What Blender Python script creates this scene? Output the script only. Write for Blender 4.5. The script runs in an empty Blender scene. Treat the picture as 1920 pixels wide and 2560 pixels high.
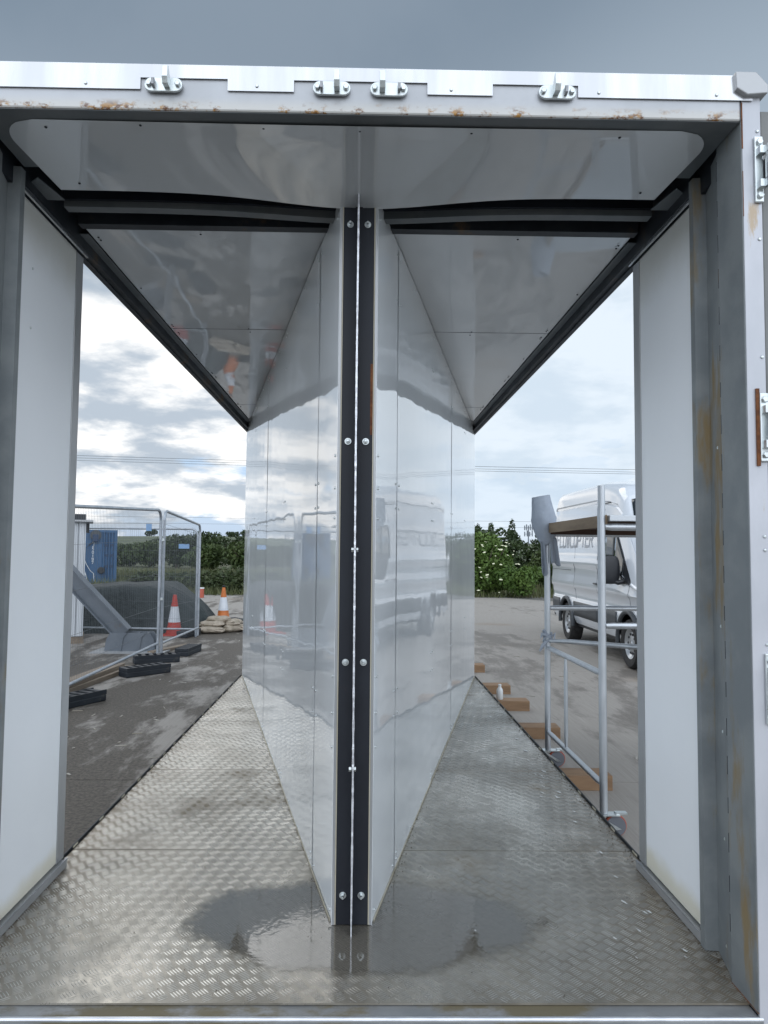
import bpy, bmesh, math, random
import numpy as np
from mathutils import Vector, Matrix, noise
R = math.radians
random.seed(7)
S = bpy.context.scene
COL = S.collection
# ------------------------------------------------------------------ camera
def cam_axes(y, p, r):
    cy, sy, cp, sp, cr, sr = math.cos(y), math.sin(y), math.cos(p), math.sin(p), math.cos(r), math.sin(r)
    f = Vector((-sy*cp, cy*cp, sp)); x0 = Vector((cy, sy, 0)); u = Vector((sy*sp, -cy*sp, cp))
    return cr*x0 + sr*u, -sr*x0 + cr*u, f
cx_, cu_, cf_ = cam_axes(-.0148945, .0565683, .00960669)
cd = bpy.data.cameras.new('camera'); cam = bpy.data.objects.new('camera', cd); COL.objects.link(cam)
mw = Matrix((cx_, cu_, -cf_)).transposed().to_4x4(); mw.translation = (0, 0, 1.6)
cam.matrix_world = mw
cd.sensor_fit = 'VERTICAL'; cd.sensor_height = 36; cd.sensor_width = 27; cd.lens = 36*1774.9/2560
cd.shift_x = (960-932.2)/2560; cd.shift_y = (1278.2-1280)/2560
cd.clip_start = .05; cd.clip_end = 3000
S.camera = cam
# ------------------------------------------------------------------ colour
S.view_settings.view_transform = 'Standard'; S.view_settings.look = 'None'
S.view_settings.exposure = .38; S.view_settings.gamma = 1; S.view_settings.use_curve_mapping = False
# ------------------------------------------------------------------ sky
SUN_EL, SUN_AZ = 42, -26          # azimuth from +y, negative to the left
W = bpy.data.worlds.new('World'); S.world = W; W.use_nodes = True
nt = W.node_tree; nt.nodes.clear()
class NT:
    def __init__(s, t): s.t = t
    def n(s, typ, **k):
        x = s.t.nodes.new(typ)
        for a, b in k.items(): setattr(x, a, b)
        return x
    def inp(s, sock, v):
        if hasattr(v, 'links'): s.t.links.new(v, sock)
        elif v is not None:
            if isinstance(v, tuple) and len(v) == 3 and sock.type == 'RGBA': v = (*v, 1)
            sock.default_value = v
    def m(s, op, a, b=None, c=None, clamp=False):
        x = s.n('ShaderNodeMath', operation=op, use_clamp=clamp)
        for i, v in enumerate((a, b, c)):
            if v is not None: s.inp(x.inputs[i], v)
        return x.outputs[0]
    def vm(s, op, a, b=None):
        x = s.n('ShaderNodeVectorMath', operation=op)
        s.inp(x.inputs[0], a)
        if b is not None: s.inp(x.inputs[1], b)
        return x.outputs[0]
    def mix(s, f, a, b):
        x = s.n('ShaderNodeMix', data_type='RGBA')
        s.inp(x.inputs[0], f); s.inp(x.inputs[6], a); s.inp(x.inputs[7], b)
        return x.outputs[2]
    def step(s, v, lo, hi, a=0., b=1.):
        x = s.n('ShaderNodeMapRange', interpolation_type='SMOOTHSTEP')
        s.inp(x.inputs[0], v); s.inp(x.inputs[1], lo); s.inp(x.inputs[2], hi); s.inp(x.inputs[3], a); s.inp(x.inputs[4], b)
        return x.outputs[0]
    def noise(s, vec, scale, detail=5, rough=.55, dist=0, out=0):
        x = s.n('ShaderNodeTexNoise')
        s.inp(x.inputs['Vector'], vec); x.inputs['Scale'].default_value = scale; x.inputs['Detail'].default_value = detail
        x.inputs['Roughness'].default_value = rough; x.inputs['Distortion'].default_value = dist
        return x.outputs[out]
    def sep(s, v):
        x = s.n('ShaderNodeSeparateXYZ'); s.inp(x.inputs[0], v); return x.outputs
    def comb(s, a, b, c):
        x = s.n('ShaderNodeCombineXYZ')
        for i, v in enumerate((a, b, c)): s.inp(x.inputs[i], v)
        return x.outputs[0]
w = NT(nt)
dirv = w.n('ShaderNodeTexCoord').outputs['Generated']
dx, dy, dz = w.sep(dirv)
sky = w.n('ShaderNodeTexSky', sky_type='NISHITA', sun_disc=False, sun_elevation=R(SUN_EL), sun_rotation=R(SUN_AZ), air_density=1.0, dust_density=1.5, ozone_density=1.0).outputs[0]
zz = w.m('MAXIMUM', dz, 0.0)
den = w.m('ADD', zz, .26)
pv = w.comb(w.m('DIVIDE', dx, den), w.m('DIVIDE', dy, den), w.m('MULTIPLY', dz, 3.))
n1 = w.noise(pv, 2.1, 9, .57, .15)
n2 = w.noise(w.vm('ADD', pv, (7.3, 2.1, 4.4)), 3.0, 8, .56, .1)
n3 = w.noise(dirv, 2.2, 5, .55)
# cumulus clouds: blue gaps near the horizon, closed above
cover = w.step(w.m('ADD', n1, w.step(dz, .03, .20, .0, .20)), .46, .57)
# the right-hand half of the view is covered by a thin bright veil
veil = w.m('MULTIPLY', w.step(dx, .0, .15), .85)
cover = w.m('MAXIMUM', cover, veil)
K = 10.0
def C3(r, g, b, k=K): return (r*k, g*k, b*k)
cbright = w.mix(w.step(n2, .43, .64), C3(.96, .95, .93), C3(.40, .46, .53))
cbright = w.mix(w.step(dx, .0, .16), cbright, w.mix(.80, cbright, C3(.55, .645, .74)))
blue = w.mix(.80, sky, C3(.29, .46, .70))
low = w.mix(cover, blue, cbright)
# dark deck above
edge = w.m('ADD', dz, w.m('MULTIPLY', w.m('SUBTRACT', n3, .5), .10))
edge = w.m('SUBTRACT', edge, w.step(dx, .0, .4, 0., .10))
deckc = w.mix(w.step(n3, .35, .65), C3(.16, .21, .27), C3(.195, .245, .305))
midc = C3(.30, .365, .435)
c = w.mix(w.step(edge, .30, .37), low, midc)
c = w.mix(w.step(edge, .36, .60), c, deckc)
# behind the camera the cloud is thinner and brighter
behind = w.mix(w.step(n1, .4, .65), C3(1.42, 1.53, 1.68), C3(1.10, 1.20, 1.34))
c = w.mix(w.step(dy, .15, -.45), c, behind)
c = w.mix(w.step(dz, .0, -.06), c, C3(.12, .12, .115))
bg = w.n('ShaderNodeBackground'); w.inp(bg.inputs[0], c); bg.inputs[1].default_value = .1
nt.links.new(bg.outputs[0], w.n('ShaderNodeOutputWorld').inputs[0])
# ------------------------------------------------------------------ sun (veiled by cloud)
sd = bpy.data.lights.new('sun', 'SUN'); so = bpy.data.objects.new('sun', sd); COL.objects.link(so)
sd.energy = .42; sd.angle = R(32); sd.color = (1, .975, .94)
sdir = Vector((math.sin(R(SUN_AZ))*math.cos(R(SUN_EL)), math.cos(R(SUN_AZ))*math.cos(R(SUN_EL)), math.sin(R(SUN_EL))))
so.rotation_euler = sdir.to_track_quat('Z', 'Y').to_euler(); so.location = sdir*60

# ================================================================== helpers
MATS = {}
def mat(name, c1, c2=None, rough=.5, rough2=None, metal=0., scale=4., stretch=(1, 1, 1), bump=0., bscale=60., bdist=.001, coat=0., ior=1.5,
        dirt=None, dirt_amt=.5, dscale=3., dstretch=(1, 1, 1), drough=.7, streak=None, fn=None):
    m = bpy.data.materials.new(name); m.use_nodes = True
    t = m.node_tree; b = t.nodes['Principled BSDF']; g = NT(t)
    oc = g.n('ShaderNodeTexCoord').outputs['Object']
    v = g.vm('MULTIPLY', oc, stretch)
    col = c1
    if c2 is not None:
        n = g.noise(v, scale, 6, .6); col = g.mix(g.step(n, .35, .65), c1, c2)
        if rough2 is not None: rough = g.step(n, .3, .7, rough, rough2)
    if dirt is not None:
        n = g.noise(g.vm('MULTIPLY', oc, dstretch), dscale, 8, .65)
        f = g.step(n, .72-.4*dirt_amt, .85-.4*dirt_amt)
        if streak: # (axis, lo, hi): dirt confined to a band along an axis
            ax = g.sep(oc)[streak[0]]
            f = g.m('MULTIPLY', f, g.step(ax, streak[1], streak[2]))
        col = g.mix(f, col, dirt)
        rough = g.m('ADD', g.m('MULTIPLY', rough, g.m('SUBTRACT', 1., f)), g.m('MULTIPLY', f, drough))
        if metal: metal = g.m('MULTIPLY', g.m('SUBTRACT', 1., f), metal)
    if fn: col, rough, metal = fn(g, oc, b, col, rough, metal)
    g.inp(b.inputs['Base Color'], col); g.inp(b.inputs['Roughness'], rough); g.inp(b.inputs['Metallic'], metal)
    b.inputs['IOR'].default_value = ior; b.inputs['Coat Weight'].default_value = coat; b.inputs['Coat Roughness'].default_value = .04
    if bump:
        bn = g.n('ShaderNodeBump'); bn.inputs['Strength'].default_value = bump; bn.inputs['Distance'].default_value = bdist
        g.inp(bn.inputs['Height'], g.noise(v, bscale, 4, .6)); t.links.new(bn.outputs[0], b.inputs['Normal'])
    MATS[name] = m
    return m

class MB:
    """collects shapes; every piece lands in one mesh"""
    def __init__(s): s.v = []; s.f = []
    def add(s, v, f):
        o = len(s.v); s.v += [tuple(p) for p in v]; s.f += [tuple(i+o for i in q) for q in f]; return s
    def box(s, x0, x1, y0, y1, z0, z1, M=None):
        v = [Vector(p) for p in ((x0, y0, z0), (x1, y0, z0), (x1, y1, z0), (x0, y1, z0), (x0, y0, z1), (x1, y0, z1), (x1, y1, z1), (x0, y1, z1))]
        if M: v = [M @ p for p in v]
        return s.add(v, [(0, 3, 2, 1), (4, 5, 6, 7), (0, 1, 5, 4), (1, 2, 6, 5), (2, 3, 7, 6), (3, 0, 4, 7)])
    def prism(s, pts, axis, a, b, M=None):
        """polygon pts (2D, counter-clockwise) extruded along axis x|y|z from a to b"""
        def P(p, t): return {'x': (t, p[0], p[1]), 'y': (p[0], t, p[1]), 'z': (p[0], p[1], t)}[axis]
        n = len(pts); v = [Vector(P(p, a)) for p in pts]+[Vector(P(p, b)) for p in pts]
        if M: v = [M @ p for p in v]
        return s.add(v, [tuple(range(n))[::-1], tuple(range(n, 2*n))]+[(i, (i+1) % n, n+(i+1) % n, n+i) for i in range(n)])
    def tube(s, pts, r, n=10, cap=True):
        pts = [Vector(p) for p in pts]; rs = r if isinstance(r, (list, tuple)) else [r]*len(pts)
        rings = []; up = None
        for i, p in enumerate(pts):
            d = (pts[min(i+1, len(pts)-1)]-pts[max(i-1, 0)]).normalized()
            if up is None: up = d.orthogonal().normalized()
            u = (up-d*up.dot(d)).normalized(); up = u; q = d.cross(u)
            rings.append([p+(u*math.cos(2*math.pi*k/n)+q*math.sin(2*math.pi*k/n))*rs[i] for k in range(n)])
        v = [p for r_ in rings for p in r_]; f = []
        for i in range(len(pts)-1):
            for k in range(n): f.append((i*n+k, i*n+(k+1) % n, (i+1)*n+(k+1) % n, (i+1)*n+k))
        if cap: f += [tuple(range(n))[::-1], tuple(range((len(pts)-1)*n, len(pts)*n))]
        return s.add(v, f)
    def lathe(s, prof, c=(0, 0, 0), axis='z', n=24, cap=True):
        def P(r, h, a):
            x, y = r*math.cos(a), r*math.sin(a)
            q = {'z': (x, y, h), 'y': (x, h, y), 'x': (h, x, y)}[axis]
            return (q[0]+c[0], q[1]+c[1], q[2]+c[2])
        v = [P(r, h, 2*math.pi*k/n) for r, h in prof for k in range(n)]; f = []
        for i in range(len(prof)-1):
            for k in range(n): f.append((i*n+k, i*n+(k+1) % n, (i+1)*n+(k+1) % n, (i+1)*n+k))
        if cap: f += [tuple(range(n))[::-1], tuple(range((len(prof)-1)*n, len(prof)*n))]
        return s.add(v, f)
    def grid(s, fn, nu, nv):
        v = [fn(i/nu, j/nv) for j in range(nv+1) for i in range(nu+1)]
        f = [(j*(nu+1)+i, j*(nu+1)+i+1, (j+1)*(nu+1)+i+1, (j+1)*(nu+1)+i) for j in range(nv) for i in range(nu)]
        return s.add(v, f)
    def obj(s, name, m, parent=None, smooth=False, bevel=0., solid=0., fix=True):
        me = bpy.data.meshes.new(name); me.from_pydata(s.v, [], s.f); me.validate()
        if fix:
            bm = bmesh.new(); bm.from_mesh(me); bmesh.ops.recalc_face_normals(bm, faces=bm.faces); bm.to_mesh(me); bm.free()
        me.materials.append(m)
        if smooth:
            me.polygons.foreach_set('use_smooth', [True]*len(me.polygons))
            me.set_sharp_from_angle(angle=R(40))
        o = bpy.data.objects.new(name, me); COL.objects.link(o)
        if solid:
            q = o.modifiers.new('solid', 'SOLIDIFY'); q.thickness = solid
        if bevel:
            q = o.modifiers.new('bevel', 'BEVEL'); q.width = bevel; q.segments = 2; q.limit_method = 'ANGLE'; q.angle_limit = R(40)
        if parent: attach(o, parent)
        return o
def attach(o, parent):
    o.parent = parent
    M = world_of(parent); o.matrix_parent_inverse = M.inverted()
def world_of(o):
    M = Matrix.LocRotScale(o.location, o.rotation_euler, o.scale)
    if o.parent: M = world_of(o.parent) @ o.matrix_parent_inverse @ M
    return M
def tag(o, label=None, cat=None, group=None, kind=None):
    for k, v in (('label', label), ('category', cat), ('group', group), ('kind', kind)):
        if v: o[k] = v
    return o
def thing(name, loc, label, cat, group=None):
    o = bpy.data.objects.new(name, None); COL.objects.link(o); o.location = loc; o.empty_display_size = .1
    return tag(o, label, cat, group)
def copy_tree(o, parent=None):
    c = o.copy(); COL.objects.link(c)
    if parent: c.parent = parent; c.matrix_parent_inverse = o.matrix_parent_inverse.copy()
    for ch in [x for x in bpy.data.objects if x.parent == o]: copy_tree(ch, c)
    return c
def inst(src, name, M, parent):
    """another object sharing src's mesh, placed by matrix M (world) under parent"""
    o = bpy.data.objects.new(name, src.data); COL.objects.link(o)
    for md in src.modifiers:
        q = o.modifiers.new(md.name, md.type)
        if md.type == 'BEVEL': q.width = md.width; q.segments = md.segments; q.limit_method = 'ANGLE'; q.angle_limit = md.angle_limit
    o.location, q_, _ = M.decompose(); o.rotation_euler = q_.to_euler(); o.scale = _
    attach(o, parent)
    return o

# ================================================================== materials
galv = mat('galvanised_steel', (.30, .315, .33), (.38, .39, .41), rough=.42, rough2=.55, metal=.55, scale=9, bump=.25, bscale=90, bdist=.0006, dirt=(.23, .20, .15), dirt_amt=.32, dscale=3.5, dstretch=(1, 1, .35))
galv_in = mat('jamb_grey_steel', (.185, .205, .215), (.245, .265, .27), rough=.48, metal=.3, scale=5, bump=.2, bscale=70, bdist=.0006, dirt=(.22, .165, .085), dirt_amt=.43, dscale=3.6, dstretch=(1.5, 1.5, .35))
def header_fn(g, oc, b, col, rough, metal):
    x, y, z = g.sep(oc)
    n = g.noise(g.vm('MULTIPLY', oc, (1, 1, 1.6)), 22, 9, .72)
    n2 = g.noise(oc, 4.2, 3, .5)
    band = g.step(z, 2.955, 2.920)
    f = g.m('MULTIPLY', g.step(g.m('ADD', n, g.m('MULTIPLY', n2, .38)), .70, .80), band)
    pale = g.m('MULTIPLY', g.step(z, 2.965, 2.925), .5)
    col = g.mix(pale, col, (.55, .53, .47))
    col = g.mix(f, col, g.mix(g.step(g.noise(oc, 60, 3), .4, .6), (.38, .19, .035), (.13, .05, .015)))
    scr = g.step(g.noise(g.vm('MULTIPLY', oc, (3, 1, 60)), 4, 5, .7), .70, .74)
    col = g.mix(g.m('MULTIPLY', scr, .6), col, (.12, .1, .13))
    metal = g.m('MULTIPLY', g.m('SUBTRACT', 1., f), .35)
    return col, rough, metal
header_m = mat('header_painted_steel', (.40, .415, .435), (.47, .485, .51), rough=.42, scale=3, fn=header_fn, bump=.15, bscale=60, bdist=.0005)
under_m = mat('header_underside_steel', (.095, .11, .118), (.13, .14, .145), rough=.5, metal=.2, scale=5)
def jamb_fn(g, oc, b, col, rough, metal):
    n = g.noise(g.vm('MULTIPLY', oc, (1.6, 1, .35)), 9, 8, .7)
    f = g.step(n, .60, .70)
    col = g.mix(g.m('MULTIPLY', f, .75), col, (.42, .30, .16))
    s = g.step(g.noise(g.vm('MULTIPLY', oc, (8, 1, .5)), 14, 5, .7), .70, .76)
    col = g.mix(g.m('MULTIPLY', s, .7), col, (.16, .13, .13))
    return col, rough, metal
jamb_m = mat('jamb_face_steel', (.47, .485, .52), (.56, .57, .61), rough=.4, metal=.25, scale=4, stretch=(1, 1, .4), fn=jamb_fn)
alu = mat('polished_aluminium', (.60, .61, .62), (.50, .51, .53), rough=.22, rough2=.34, metal=.92, scale=3, stretch=(2.5, 1, .3), bump=.12, bscale=3.5, bdist=.004, dirt=(.4, .38, .38), dirt_amt=.16, dscale=14, dstretch=(1, 1, .25), drough=.5)
trimgrey = mat('trim_aluminium', (.36, .37, .38), (.42, .43, .44), rough=.38, metal=.5, scale=3, stretch=(1, 1, .3))
zinc = mat('zinc_plated', (.58, .62, .63), (.68, .72, .72), rough=.27, rough2=.4, metal=.9, scale=20)
darksteel = mat('dark_mill_steel', (.006, .008, .014), (.016, .020, .029), rough=.5, rough2=.62, metal=.15, scale=3.2, stretch=(1, 1, .5), bump=.15, bscale=40, dirt=(.07, .035, .02), dirt_amt=.12, dscale=5)
railsteel = mat('dark_rail_steel', (.014, .018, .024), (.030, .035, .042), rough=.5, metal=.3, scale=4, dirt=(.10, .065, .035), dirt_amt=.35, dscale=4)
cream = mat('cream_sealant', (.42, .39, .30), (.52, .49, .40), rough=.6, scale=6, stretch=(1, 1, .3), dirt=(.13, .055, .018), dirt_amt=.30, dscale=2.4, dstretch=(1, 1, .5))
finm = mat('bare_plate_edge', (.78, .80, .84), (.55, .56, .60), rough=.32, metal=.55, scale=60, bump=.6, bscale=140, bdist=.002)
rustm = mat('rust', (.20, .075, .025), (.10, .035, .015), rough=.85, scale=30, bump=.4, bscale=60)
def grp(name, c, wob=.5, ior=1.62, extra=None):
    m = mat(name, c, tuple(x*.985 for x in c), rough=.018, rough2=.04, scale=2.2, stretch=(1, 1, .35), ior=ior, dirt=(.52, .50, .42), dirt_amt=.04, dscale=7, drough=.3, fn=extra)
    t = m.node_tree; g = NT(t); b = t.nodes['Principled BSDF']
    oc = g.n('ShaderNodeTexCoord').outputs['Object']
    h = g.m('ADD', g.noise(g.vm('MULTIPLY', oc, (1, 1, 1.3)), 2.4, 1, .45), g.m('MULTIPLY', g.noise(oc, 8, 1, .5), .03))
    bn = g.n('ShaderNodeBump'); bn.inputs['Strength'].default_value = wob; bn.inputs['Distance'].default_value = .008
    g.inp(bn.inputs['Height'], h); t.links.new(bn.outputs[0], b.inputs['Normal'])
    return m
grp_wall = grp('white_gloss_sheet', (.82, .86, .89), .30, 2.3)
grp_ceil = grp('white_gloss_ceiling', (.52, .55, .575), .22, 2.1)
def side_fn(g, oc, b, col, rough, metal):
    x, y, z = g.sep(oc)
    n = g.noise(oc, 2.2, 4, .6)
    f = g.step(g.m('ADD', z, g.m('MULTIPLY', n, -.16)), .36, .28)
    col = g.mix(g.m('MULTIPLY', f, .75), col, (.66, .62, .47))
    f2 = g.step(g.m('ADD', z, g.m('MULTIPLY', n, .25)), 2.70, 2.95)
    return g.mix(g.m('MULTIPLY', f2, .55), col, (.42, .40, .31)), rough, metal
side_white = mat('white_side_panel', (.84, .87, .895), (.82, .85, .88), rough=.28, scale=2, fn=side_fn)
def tread_fn(g, oc, b, col, rough, metal):
    x, y, z = g.sep(oc)
    n = g.noise(oc, 1.6, 9, .68); n2 = g.noise(g.vm('ADD', oc, (5, 3, 1)), 7, 8, .7)
    d = g.step(g.m('ADD', n, g.m('MULTIPLY', g.m('SUBTRACT', n2, .5), .5)), .42, .62)
    # brown grime gathers at the long edges and in front
    e = g.m('MAXIMUM', g.step(x, .80, 1.20), g.step(x, -.95, -1.25))
    e = g.m('MULTIPLY', e, g.step(n2, .30, .55))
    col = g.mix(g.m('MULTIPLY', d, .55), col, (.19, .175, .14))
    col = g.mix(g.m('MULTIPLY', e, .65), col, (.15, .105, .055))
    st_ = g.step(g.noise(g.vm('ADD', oc, (9, 1, 3)), .9, 7, .7, .6), .50, .58)
    col = g.mix(g.m('MULTIPLY', st_, .35), col, (.13, .115, .09))
    sc = g.step(g.noise(g.vm('MULTIPLY', oc, (1, .4, 1)), 18, 6, .75), .66, .71)
    col = g.mix(g.m('MULTIPLY', sc, .7), col, (.62, .62, .6))
    # worn pale scuffs near the right edge
    rough = g.m('ADD', .24, g.m('ADD', g.m('MULTIPLY', d, .22), g.m('MULTIPLY', st_, .10)))
    metal = g.m('SUBTRACT', .66, g.m('MULTIPLY', d, .30))
    return col, rough, metal
tread = mat('treadplate_aluminium', (.41, .385, .335), (.30, .275, .23), rough=.3, scale=3, fn=tread_fn, bump=.3, bscale=50, bdist=.0006, coat=.25)
barm = mat('tread_bar_lit', (.66, .65, .61), (.48, .46, .42), rough=.28, rough2=.40, metal=.85, scale=2.2, coat=.2, dirt=(.19, .155, .10), dirt_amt=.42, dscale=1.7)  # paler than the plate: lit bars against shaded gaps, put into the colour
sillm = mat('sill_steel', (.25, .26, .27), (.34, .35, .36), rough=.38, rough2=.55, metal=.5, scale=7, stretch=(.5, 1, 1), dirt=(.14, .12, .075), dirt_amt=.62, dscale=4, dstretch=(.6, 1, 1))
sille = mat('sill_highlight', (.78, .80, .84), (.60, .62, .66), rough=.3, metal=.75, scale=30, stretch=(.3, 1, 1))  # pale metal, the highlight on the sill's front edge put into the colour
blackrub = mat('black_rubber', (.012, .013, .016), (.025, .026, .03), rough=.6, scale=8)
bluerub = mat('dark_blue_plastic', (.012, .016, .022), (.018, .024, .032), rough=.5, scale=6, dirt=(.10, .09, .075), dirt_amt=.28, dscale=5)
def wood(name, a, b_, st=(1, .15, 1)):
    return mat(name, a, b_, rough=.7, scale=14, stretch=st, bump=.4, bscale=30, bdist=.002, dirt=(.12, .08, .05), dirt_amt=.2, dscale=5)
woodx = wood('timber_warm', (.29, .18, .10), (.20, .12, .066), (.15, 1, 1))
woody = wood('timber_weathered', (.26, .21, .16), (.17, .135, .10), (1, .12, 1))
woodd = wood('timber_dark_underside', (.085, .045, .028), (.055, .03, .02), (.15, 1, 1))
plyedge = wood('timber_board_edge', (.27, .20, .13), (.19, .135, .085), (1, .15, 1))
scaf = mat('scaffold_aluminium', (.50, .53, .56), (.60, .63, .66), rough=.32, rough2=.48, metal=.8, scale=9, stretch=(1, 1, .25), dirt=(.2, .2, .2), dirt_amt=.18, dscale=18, dstretch=(1, 1, .2))
cloth = mat('grey_cloth', (.30, .34, .40), (.36, .40, .46), rough=.85, scale=5, bump=.6, bscale=18, bdist=.01)
redrub = mat('red_wheel_tread', (.42, .09, .05), rough=.5)
greyp = mat('grey_wheel', (.14, .15, .17), rough=.5)
# ------------------------------------------------------------------ ground, wet concrete
def conc_fn(g, oc, b, col, rough, metal):
    geo = g.n('ShaderNodeNewGeometry').outputs['Position']
    x, y, z = g.sep(geo)
    n = g.noise(g.vm('MULTIPLY', geo, (1.25, .42, 1)), .55, 9, .66, .5)
    n2 = g.noise(g.vm('MULTIPLY', geo, (1, .35, 1)), 2.6, 8, .7)
    left = g.step(x, 1.0, -1.6, 0., .068)
    near = g.m('MULTIPLY', g.step(y, 12.0, 7.5, 0., .050), g.step(x, .5, -1.))
    far = g.step(y, 12., 18., 0., -.07)
    wet = g.step(g.m('ADD', g.m('ADD', g.m('ADD', n, g.m('MULTIPLY', g.m('SUBTRACT', n2, .5), .55)), g.m('ADD', left, near)), far), .49, .60)
    br = g.noise(g.vm('MULTIPLY', geo, (70, .6, 1)), 3, 4, .6)
    col = g.mix(g.step(br, .3, .7), (.295, .275, .25), (.38, .355, .325))
    tan = g.step(g.noise(geo, .35, 5, .6), .55, .7)
    col = g.mix(g.m('MULTIPLY', tan, .45), col, (.26, .20, .14))
    wcol = g.mix(g.step(g.noise(geo, 40, 4, .7), .35, .65), (.028, .023, .018), (.105, .090, .072))
    col = g.mix(g.m('MULTIPLY', wet, g.step(x, -1., 1.5, .88, .50)), col, wcol)
    rough = g.m('SUBTRACT', .85, g.m('MULTIPLY', wet, .22)); b.inputs['Specular IOR Level'].default_value = .22
    bn = g.n('ShaderNodeBump'); bn.inputs['Strength'].default_value = .7; bn.inputs['Distance'].default_value = .006
    g.inp(bn.inputs['Height'], g.m('ADD', br, g.m('MULTIPLY', g.noise(geo, 90, 3, .7), .6)))
    g.t.links.new(bn.outputs[0], b.inputs['Normal'])
    return col, rough, metal
conc = mat('brushed_wet_concrete', (.3, .3, .3), fn=conc_fn)
subm = mat('joint_dirt', (.04, .037, .03), (.06, .055, .045), rough=.9)
def field_fn(g, oc, b, col, rough, metal):
    x, y, z = g.sep(oc)
    n = g.noise(g.vm('MULTIPLY', oc, (1, .4, 1)), .12, 8, .65)
    col = g.mix(g.step(n, .35, .65), (.060, .075, .030), (.085, .088, .042))
    c2 = g.mix(g.step(g.noise(g.vm('MULTIPLY', oc, (.3, 2, 1)), .03, 5), .4, .6), (.088, .112, .062), (.105, .126, .074))
    return g.mix(g.step(y, 100, 150), col, c2), rough, metal
field = mat('field_green', (.08, .1, .05), rough=.95, fn=field_fn)
gravelm = mat('rough_gravel', (.10, .10, .09), (.20, .19, .17), rough=.95, scale=14, bump=1, bscale=18, bdist=.03)
def leafmat(name, a, b_, sc=1.6):
    m = mat(name, a, b_, rough=.55, scale=sc, ior=1.4)
    return m
leaf_dark = leafmat('leaf_dark', (.022, .040, .012), (.042, .066, .020), .9)
leaf_mid = leafmat('leaf_mid', (.040, .066, .018), (.066, .094, .028), .9)
leaf_elder = leafmat('leaf_elder', (.055, .105, .018), (.105, .165, .036), 1.2)
leaf_bram = leafmat('leaf_bramble', (.035, .055, .018), (.058, .075, .028), 1.6)
dirtgrit = mat('floor_grit', (.06, .045, .03), (.11, .085, .055), rough=.9, scale=9)
bark = mat('bark', (.07, .055, .04), (.12, .10, .08), rough=.9, scale=8)
flower = mat('elder_blossom', (.62, .62, .42), (.72, .72, .52), rough=.8, scale=8)
grassm = leafmat('grass_blade', (.07, .09, .03), (.13, .13, .06), .4)

# ================================================================== the setting
def hill(x, y):
    if y < 90: z = -.06
    else:
        t = min(1, (y-90)/330.); z = -.06+8.6*(t*t*(3-2*t))
        z += 1.6*math.sin(x*.008+1.2)*t
        if x > 0: z -= t*3.2*min(1, x/60)
    return z
ys = [-60, -20, 0, 15, 22, 30, 45, 60, 75, 90]+[90+i*18 for i in range(1, 24)]+[600, 800, 1200, 2400]
xs = [-2400, -1200, -700]+list(range(-500, 501, 25))+[700, 1200, 2400]
fb = MB(); fb.v = [(x, y, hill(x, y)) for y in ys for x in xs]
nx = len(xs); fb.f = [(j*nx+i, j*nx+i+1, (j+1)*nx+i+1, (j+1)*nx+i) for j in range(len(ys)-1) for i in range(nx-1)]
tag(fb.obj('field', field, smooth=True), kind='structure')
# concrete yard: slabs over dark joints
yb = MB(); yb.box(-30, 30, -14, 21.5, -.055, -.022)
yard = tag(yb.obj('concrete_yard', subm), kind='structure')
def edge_y(x):   # far edge of the concrete
    if x < 5.2: return 25.2
    return 25.2-(x-5.2)*1.35
xb = [-30, -22.5, -18, -13.5, -9.1, -4.55, -.02, 4.45, 9.0, 13.5, 18, 24, 30]
for i in range(len(xb)-1):
    ycuts = [-14, -9, -4, .9, 5.05, 9.7, 14.4, 19.0, 30]
    for j in range(len(ycuts)-1):
        x0, x1, y0, y1 = xb[i]+.004, xb[i+1]-.004, ycuts[j]+.004, ycuts[j+1]-.004
        a, b_ = min(y1, edge_y(x0)), min(y1, edge_y(x1))
        if a <= y0+.1 and b_ <= y0+.1: continue
        pts = [(x0, y0), (x1, y0), (x1, max(b_, y0+.05)), (x0, max(a, y0+.05))]
        mid = []
        if x0 < 5.2 < x1 and y1 > 25: pts = [(x0, y0), (x1, y0), (x1, max(edge_y(x1), y0+.05)), (5.2, 25.2), (x0, 25.2)]
        s_ = MB().prism(pts, 'z', -.16, 0).obj('slab', conc, yard)
gv = MB(); gv.prism([(-34, 21.3), (34, 21.3), (34, 27.2), (12, 26.6), (4, 26.1), (-34, 26.5)], 'z', -.05, -.018)
tag(gv.obj('gravel_strip', gravelm), kind='structure')

# ================================================================== steel container unit
XL, XR, XC = -1.24, 1.196, -.0225
F = .30
def mx(x): return 2*XC-x       # mirror about the centre line
box = thing('steel_container', (XC, 2.07, .1), 'large open ended steel container unit lined with white gloss sheet and treadplate floor', 'container')
roofm = mat('roof_sheet', (.3, .31, .32), (.36, .37, .38), rough=.5, metal=.3)
MB().box(-1.235, 1.19, 2.18, 7.6, 3.02, 3.045).obj('roof_sheet', roofm, box)
# header
hd = MB().box(-1.185, 1.139, 2.070, 2.20, 2.9172, 3.020).obj('header_beam', header_m, box, bevel=.006)
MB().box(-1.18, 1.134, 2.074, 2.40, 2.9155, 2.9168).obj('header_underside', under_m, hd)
# corner gussets behind the rounded ceiling corners
for sx in (1, -1):
    pts = [(XC+sx*1.158, 2.12), (XC+sx*1.158, 2.34), (XC+sx*1.02, 2.34), (XC+sx*.95, 2.12)]
    MB().prism(pts, 'z', 2.9160, 2.9215).obj('corner_gusset', under_m, box)
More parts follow.
